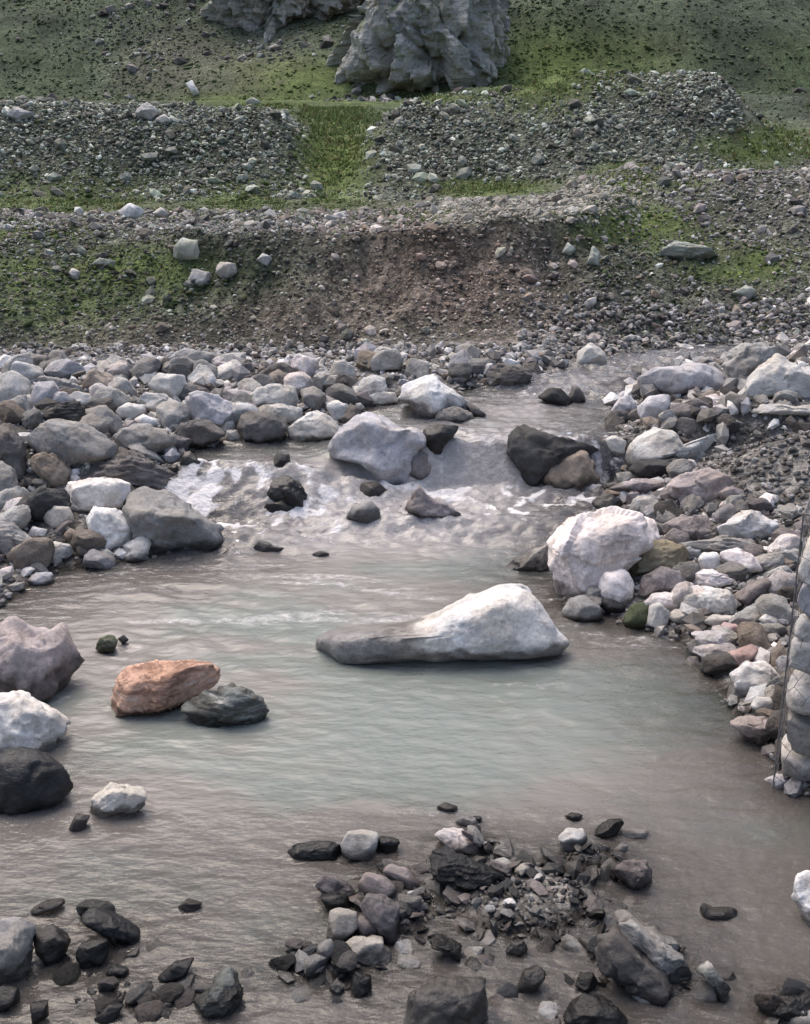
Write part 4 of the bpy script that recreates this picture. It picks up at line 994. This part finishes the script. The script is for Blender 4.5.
# ------------------------------------------------------------------ water
def water():
    xs = np.arange(-8, 8, .026); ys = np.concatenate([np.arange(1.7, 12.6, .024)])
    X, Y = np.meshgrid(xs, ys)
    W0 = Wlev(X, Y); Hh = H(X, Y); sd = sdist(X, Y)
    e = .03
    slope = np.abs(Wlev(X, Y + e) - Wlev(X, Y - e)) / (2 * e)
    turb = sstep(7.0, 7.7, Y + .35 * n2(X, Y, .9, None, 3, 101)) * (1 - .6 * sstep(8.7, 9.3, Y)) * (1 - .75 * sstep(8.3, 8.6, Y) * sstep(-.1, -.5, X))
    turb = np.maximum(turb, .9 * sstep(9.5, 10.2, Y) * sstep(.2, 1.2, X))
    turb = np.maximum(turb, .35 * sstep(8.6, 9.0, Y))
    pool = 1 - turb
    amp_p = .010 + .008 * sstep(.0, .6, n2(X, Y, .5, None, 2, 103))
    calm = sstep(1.0, 2.2, X) * sstep(5.0, 4.0, Y)
    waves = (.35 + .9 * sstep(-.25, .45, n2(X, Y, .9, 1.6, 3, 141))) * pool * (1 - .7 * calm) * (1 - .8 * sstep(4.4, 3.7, Y)) * amp_p * (n2(X + .2 * n2(X, Y, 1.1, None, 2, 151), Y + .12 * n2(X, Y, 1.4, None, 2, 152), 4.0, 8.0, 3, 105) + .8 * n2(X, Y, 8, 14, 2, 106))
    rid = 1 - 2 * np.abs(n2(X, Y, 3.2, 5.0, 4, 107))
    chop = turb * (.030 * rid + .026 * n2(X, Y, 2.4, 3.0, 4, 108) + .030 * (1 - 2 * np.abs(n2(X, Y, 8, 11, 4, 109))) + .012 * n2(X, Y, 22, 26, 2, 119))
    sheet = sstep(.6, 1.2, slope)
    chop = chop * (1 - .7 * sheet) + sheet * .012 * n2(X, Y, 22, 2, 2, 110)
    Z = W0 + waves + chop
    fn = n2(X, Y, 4.0, 7.0, 4, 111); fl = n2(X, Y, 1.0, 1.5, 3, 112)
    foot = sstep(7.6, 8.1, Y) * sstep(8.55, 8.35, Y)
    foam = turb * sstep(.12, 1.05, fn + .55 * fl + .85 * n2(X, Y, 15, 9, 4, 120) + .8 * (rid - .55) + .40 * foot)
    foam = np.maximum(foam * (1 - .55 * sheet), sheet * (.05 + .55 * sstep(0, .5, n2(X, Y, 16, 1.5, 3, 113))))
    streak = sstep(.34, .6, n2(X, Y, .8, 5.0, 4, 114) + .22 * sstep(5.0, 7.3, Y)) * pool * sstep(4.6, 5.6, Y)
    foam = np.maximum(foam, .42 * streak)
    depth = W0 - Hh
    gp = flat_at(400, 705, 0)
    green = np.exp(-(((X - gp[0]) / 1.1) ** 2 + ((Y - gp[1]) / .75) ** 2))
    for cx, cy, rx, ry in WROCKS:
        m = (np.abs(X - cx) < rx + .9) & (np.abs(Y - cy) < ry + .9)
        if not m.any(): continue
        xm, ym = X[m], Y[m]
        q = (np.sqrt(((xm - cx) / rx) ** 2 + ((ym - cy) / ry) ** 2) - 1) * min(rx, ry)
        ring = np.exp(-(q / .07) ** 2)
        nz = n2(xm, ym, 9, None, 3, 117)
        foam[m] = np.maximum(foam[m], ring * (turb[m] * (.30 + .7 * nz) + (1 - turb[m]) * .30 * sstep(.0, .4, nz)))
        Z[m] += ring * (turb[m] * .022 + .004 * np.cos(q * 120) * pool[m])
    keep = depth > -.10
    idx = -np.ones(X.shape, np.int64); 
    cell = keep[:-1, :-1] | keep[1:, :-1] | keep[:-1, 1:] | keep[1:, 1:]
    used = np.zeros(X.shape, bool)
    for a, b in ((0, 0), (1, 0), (0, 1), (1, 1)):
        used[a:a + cell.shape[0], b:b + cell.shape[1]] |= cell
    idx[used] = np.arange(used.sum())
    r, c = np.where(cell)
    F = np.stack([idx[r, c], idx[r, c + 1], idx[r + 1, c + 1], idx[r + 1, c]], -1)
    V = np.stack([X[used], Y[used], Z[used]], -1)
    me = mk_mesh('water', V, F, True, {'foam': foam[used], 'depth': depth[used], 'turb': turb[used], 'green': green[used]})
    m, nt = nmat('silty_water'); g = N(nt)
    tc = g.new('ShaderNodeTexCoord').outputs['Object']
    foamv = g.attr('foam'); dep = g.attr('depth')
    nf = g.noise(g.mapping(tc, (10, 16, 10)), 1.6, 8, .7)
    ff = g.rng(g.math('ADD', foamv, g.math('MULTIPLY', g.math('SUBTRACT', nf, .5), 1.1)), .22, .85, 0, 1, True)
    ff = g.math('MULTIPLY', ff, g.rng(foamv, .02, .2, 0, 1))
    tn = g.math('ADD', g.math('MULTIPLY', g.attr('green'), .30), g.math('SUBTRACT', g.noise(g.mapping(tc, (.6, 1.1, 1)), 1.0, 4, .55), .08))
    silt = g.mix(g.rng(tn, .40, .60, 0, 1, True), (.238, .220, .206), (.200, .222, .206))
    silt = g.mix(g.attr('turb'), silt, g.mix(g.rng(nf, .35, .65, 0, 1), (.355, .337, .334), (.50, .482, .484)))
    c = g.mix(ff, silt, (.68, .662, .672))
    h1 = g.noise(g.mapping(tc, (6.5, 12, 6), (0, 0, .22)), 1.0, 3, .5); h2 = g.noise(g.mapping(tc, (18, 40, 18)), 1.3, 4, .6)
    nrm = g.bump(h1, .8, .026); nrm = g.bump(h2, .25, .008, nrm); nrm = g.bump(nf, .10, .02, nrm)
    fb = g.noise(g.mapping(tc, (22, 26, 22)), 1.0, 6, .65)
    fbm_ = g.bump(g.math('MULTIPLY', fb, g.attr('turb')), .8, .05)
    df = g.new('ShaderNodeBsdfDiffuse'); g.L(c, df.inputs['Color']); g.L(g.bump(h1, .18, .05, fbm_), df.inputs['Normal'])
    tr = g.new('ShaderNodeBsdfTransparent'); tr.inputs['Color'].default_value = (.82, .80, .76, 1)
    op = g.rng(dep, -.005, .40, .02, 1.0, False); op = g.math('POWER', op, .75)
    op = g.math('MAXIMUM', op, ff)
    m1 = g.new('ShaderNodeMixShader'); g.L(op, m1.inputs[0]); g.L(tr.outputs[0], m1.inputs[1]); g.L(df.outputs[0], m1.inputs[2])
    gl = g.new('ShaderNodeBsdfGlossy'); g.L(g.rng(ff, 0, 1, .03, .55), gl.inputs['Roughness']); g.L(nrm, gl.inputs['Normal'])
    fr = g.new('ShaderNodeFresnel'); fr.inputs['IOR'].default_value = 1.33; g.L(nrm, fr.inputs['Normal'])
    m2 = g.new('ShaderNodeMixShader'); g.L(g.math('MULTIPLY', fr.outputs[0], g.rng(ff, 0, 1, 1, .35)), m2.inputs[0]); g.L(m1.outputs[0], m2.inputs[1]); g.L(gl.outputs[0], m2.inputs[2])
    g.out(m2.outputs[0])
    link('water', me, m, label='silty grey mountain stream with white foam at the rapids', category='water', kind='structure')

water()

# ------------------------------------------------------------------ wire cage filled with stones
def gabion():
    p0 = flat_at(773, 786, 0.0)
    yaw = -math.radians(25)
    root = bpy.data.objects.new('gabion', None); col.objects.link(root)
    root['label'] = 'wire cage filled with grey and white stones standing in the water at the frame edge'; root['category'] = 'gabion'
    root.location = (p0[0], p0[1], -.12); root.rotation_euler = (0, 0, yaw)
    W, D, T = 1.3, 1.1, 1.38
    m, nt = nmat('galvanised_wire'); g = N(nt)
    b = g.new('ShaderNodeBsdfPrincipled'); b.inputs['Base Color'].default_value = (.10, .10, .105, 1); b.inputs['Metallic'].default_value = .6; b.inputs['Roughness'].default_value = .55
    tc = g.new('ShaderNodeTexCoord').outputs['Object']
    g.L(g.mix(g.rng(g.noise(tc, 30), .4, .6, 0, 1), (.14, .14, .145), (.24, .22, .21)), b.inputs['Base Color']); g.out(b.outputs[0])
    rng = np.random.default_rng(5)
    nx, ny, nz = 6, 4, 9
    for iz in range(nz):
        for iy in range(ny):
            for ix in range(nx):
                if not (ix == 0 or iy == 0 or iz == nz - 1): continue
                if ix > 3: continue
                cx, cy, cz = W / nx, D / ny, T / nz
                sh = ix + (.35 * (iz % 2) if ix else 0)
                c = np.array([(min(sh, nx - 1) + .5) * cx, (iy + .5) * cy, (iz + .5) * cz]) + rng.normal(0, .014, 3)
                L, F = lib_stone(4, 2000 + ix * 100 + iy * 10 + iz)
                ex = np.abs(L).max(0)
                L = L / ex * np.array([cx * .72, cy * .66, cz * .62]) * rng.uniform(.86, 1.06, 3)
                a = rng.normal(0, .14, 3)
                L = L @ np.array(Euler(tuple(a)).to_matrix())
                Pw = L + c
                Pw[:, 0] = np.where(Pw[:, 0] < .03, .03 + (Pw[:, 0] - .03) * .35, Pw[:, 0]); Pw[:, 1] = np.where(Pw[:, 1] < .03, .03 + (Pw[:, 1] - .03) * .35, Pw[:, 1]); Pw[:, 2] = np.clip(Pw[:, 2], 0, T)
                wet = np.full(len(L), 1.0) * sstep(.30, .14, Pw[:, 2] + .03 * rng.normal())
                o = link('fill_stone', mk_mesh('fill_stone', Pw - c, F, True, {'wet': wet}), M_FILL, root)
                o.location = c
                v = PAL[['pale', 'pale', 'grey', 'grey', 'pale', 'lav'][rng.integers(0, 6)]]; j = rng.uniform(.85, 1.1)
                o.color = (v[0] * j, v[1] * j, v[2] * j * 1.02, 1)
    def tube(A, B, r, acc):
        A, B = np.array(A, float), np.array(B, float); d = B - A
        if np.linalg.norm(d) < 1e-5: return
        d /= np.linalg.norm(d)
        u = np.cross(d, [0, 0, 1.0] if abs(d[2]) < .9 else [1.0, 0, 0]); u /= np.linalg.norm(u); v = np.cross(d, u)
        o = len(acc[0])
        for E in (A, B):
            for k in range(6):
                an = k * math.pi / 3
                acc[0].append(E + r * (math.cos(an) * u + math.sin(an) * v))
        for k in range(6): acc[1].append([o + k, o + (k + 1) % 6, o + 6 + (k + 1) % 6, o + 6 + k])
    wire = ([], [])
    step = .085
    def hexface(fn, U, Vv):
        ny_ = int(Vv / step)
        for j in range(ny_ + 1):
            for i in range(int(U / step) + 1):
                x0 = (i + .5 * (j % 2)) * step; z0 = j * Vv / ny_
                jt = lambda a, b: (.010 * math.sin(a * 61 + b * 37), .010 * math.sin(a * 29 - b * 53))
                if x0 > U: continue
                z1 = min(z0 + .55 * step, Vv)
                wob = lambda: rng.normal(0, .004)
                tube(fn(x0 + jt(x0, z0)[0], z0 + jt(x0, z0)[1]), fn(x0 + jt(x0, z1)[0], z1 + jt(x0, z1)[1]), .0014, wire)
                if j < ny_:
                    for sg in (-.5, .5):
                        x2 = x0 + sg * step
                        if 0 <= x2 <= U: tube(fn(x0 + jt(x0, z1)[0], z1 + jt(x0, z1)[1]), fn(x2 + jt(x2, (j + 1) * Vv / ny_)[0], (j + 1) * Vv / ny_ + jt(x2, (j + 1) * Vv / ny_)[1]), .0011, wire)
    hexface(lambda u, v: (u, 0.004, v), W, T)
    hexface(lambda u, v: (0.004, u, v), D, T)
    hexface(lambda u, v: (u, v, T + .004), W, D)
    link('wire_mesh', mk_mesh('wire_mesh', np.array(wire[0]), np.array(wire[1]), True), m, root)
    rods = ([], [])
    for A, B in (((0, 0, 0), (0, 0, T)), ((0, 0, T), (W, 0, T)), ((0, 0, T), (0, D, T)), ((W, 0, 0), (W, 0, T)), ((0, D, 0), (0, D, T)), ((0, D, T), (W, D, T)), ((W, 0, T), (W, D, T))):
        tube(A, B, .0038, rods)
    link('edge_wire', mk_mesh('edge_wire', np.array(rods[0]), np.array(rods[1]), True), m, root)

gabion()

# ------------------------------------------------------------------ grass
def grass():
    x, y = sample(130000, -24, 18, 12.4, 46)
    z = H(x, y); P = np.stack([x, y, z], -1); px, py, dz = project(P)
    gm = np.maximum(ell(px, py, GRASS), .55 * ell(px, py, DARKG))
    k = np.where((RNG.uniform(0, 1, len(x)) < gm * 1.1 - .1 + .4 * n2(x, y, 1.1, None, 3, 121)) & (dz > 1))[0][:22000]
    P = P[k]; n = len(k); nb = 5
    dark = (ell(px[k], py[k], DARKG) > ell(px[k], py[k], GRASS))
    base = np.repeat(P, nb, 0) + RNG.normal(0, .035, (n * nb, 3)) * np.array([1, 1, 0]) - np.array([0, 0, .01])
    hgt = np.repeat(np.clip(P[:, 1] / 20, .6, 1.7) * RNG.uniform(.03, .085, n), nb) * RNG.uniform(.7, 1.2, n * nb)
    a = RNG.uniform(0, 2 * np.pi, n * nb); wv = np.stack([np.cos(a), np.sin(a), 0 * a], -1) * (.16 * hgt)[:, None]
    lean = np.stack([RNG.normal(0, .45, n * nb), RNG.normal(0, .45, n * nb), np.ones(n * nb)], -1) * hgt[:, None]
    V = np.stack([base - wv, base + wv, base + lean], 1).reshape(-1, 3)
    F = np.arange(len(V)).reshape(-1, 3)
    t = np.where(dark[:, None], np.array([.042, .058, .026]), np.array([.120, .165, .050])) * RNG.uniform(.7, 1.3, (n, 1))
    yel = RNG.uniform(0, 1, n) < .22
    t = np.where(yel[:, None], np.array([.19, .155, .065]), t)
    m, nt = nmat('grass_blade'); g = N(nt)
    b = g.new('ShaderNodeBsdfPrincipled'); g.L(g.attr('tint', 'Color'), b.inputs['Base Color']); b.inputs['Roughness'].default_value = .7; b.inputs['Specular IOR Level'].default_value = .2
    g.out(b.outputs[0])
    link('grass', mk_mesh('grass', V, F, False, None, {'tint': np.repeat(np.repeat(t, nb, 0), 3, 0)}), m, label='short green and yellowing grass on the terraces and slopes', category='grass', kind='stuff')

grass()

def herbs():
    LOW = [(L * np.array([1, 1, .55]), F) for L, F in LIB0[4:]]
    ps, rs, ts = [], [], []
    for (x0, x1, y0, y1, n, rm, mode) in ((-70, 70, 60, 112, 120000, .10, 'hill'), (-14, 14, 12.2, 19, 60000, .024, 'bank'), (-22, 17, 18, 44, 60000, .040, 'terrace')):
        x, y = sample(n, x0, x1, y0, y1); z = H(x, y)
        px, py, dz = project(np.stack([x, y, z], -1))
        g = ell(px, py, GRASS); d = ell(px, py, DARKG); so = ell(px, py, SOIL)
        nn = n2(x, y, .14 if mode == 'hill' else 1.2, .07 if mode == 'hill' else None, 4, 131)
        pr = (.50 + .7 * nn + .3 * g) if mode == 'hill' else (.9 * d + .45 * g + .22 + .5 * nn - .9 * so)
        if mode == 'terrace': pr = pr - .25 * ((px > 370) & (px < 690) & (py < 180) & (py > 98))
        k = np.where(RNG.uniform(0, 1, n) < pr)[0]
        r = rm * np.exp(RNG.normal(0, .4, len(k)))
        c = (np.array([.070, .090, .050]) if mode == 'hill' else np.array([.044, .060, .030])) * (1 - g[k])[:, None] + np.array([.120, .160, .050]) * g[k][:, None]
        c = c * RNG.uniform(.75, 1.35, (len(k), 1))
        ol = RNG.uniform(0, 1, len(k)) < .2
        c = np.where(ol[:, None], c * .4 + np.array([.055, .050, .022]), c)
        ps.append(np.stack([x[k], y[k], z[k]], -1)); rs.append(r); ts.append(c)
    m, nt = nmat('herb_leaf'); g = N(nt)
    b = g.new('ShaderNodeBsdfPrincipled'); tc = g.new('ShaderNodeTexCoord').outputs['Object']
    g.L(g.mix(1.0, g.attr('tint', 'Color'), g.rng(g.noise(tc, 9, 6, .7), .3, .7, .5, 1.5), 'MULTIPLY'), b.inputs['Base Color']); b.inputs['Roughness'].default_value = .9; b.inputs['Specular IOR Level'].default_value = .1
    g.out(b.outputs[0])
    stone_mass('low_herbs', np.concatenate(ps), np.concatenate(rs), np.concatenate(ts), LOW, m, 'low dark green herbs creeping over the slopes and terraces', 'herbs', True)

herbs()

# ------------------------------------------------------------------ light, sky, camera
w = bpy.data.worlds.new('World'); scene.world = w; w.use_nodes = True
nt = w.node_tree; nt.nodes.clear()
sky = nt.nodes.new('ShaderNodeTexSky'); sky.sky_type = 'NISHITA'; sky.sun_disc = False
SUN_EL, SUN_AZ = math.radians(62), math.radians(-35)      # azimuth from +Y towards +X
sky.sun_elevation = SUN_EL; sky.sun_rotation = SUN_AZ
sky.air_density = 1.0; sky.dust_density = 6.0; sky.ozone_density = 0.6
bg = nt.nodes.new('ShaderNodeBackground'); bg.inputs['Strength'].default_value = .14
out = nt.nodes.new('ShaderNodeOutputWorld')
nt.links.new(sky.outputs[0], bg.inputs[0]); nt.links.new(bg.outputs[0], out.inputs[0])

ld = bpy.data.lights.new('sun', 'SUN'); ld.energy = .75; ld.angle = math.radians(55); ld.color = (1.0, .97, .93)
sun = bpy.data.objects.new('sun', ld); col.objects.link(sun)
dirv = np.array([math.sin(SUN_AZ) * math.cos(SUN_EL), math.cos(SUN_AZ) * math.cos(SUN_EL), math.sin(SUN_EL)])
from mathutils import Vector
sun.rotation_euler = Vector(-dirv).to_track_quat('-Z', 'Y').to_euler()
sun.location = (0, 0, 40)

cd = bpy.data.cameras.new('camera'); cam = bpy.data.objects.new('camera', cd); col.objects.link(cam)
cam.location = CAM; cam.rotation_euler = (math.pi / 2 - PITCH, 0, 0)
cd.sensor_fit = 'VERTICAL'; cd.sensor_height = 24; cd.lens = 24 * FPX / 1024; cd.clip_start = .05; cd.clip_end = 2000
scene.camera = cam

scene.view_settings.view_transform = 'Standard'; scene.view_settings.look = 'None'
scene.view_settings.gamma = 1; scene.view_settings.exposure = 0.94
scene.cycles.max_bounces = 6; scene.cycles.transparent_max_bounces = 8
print('heroes', n_hero, 'individual', len(INDIV))
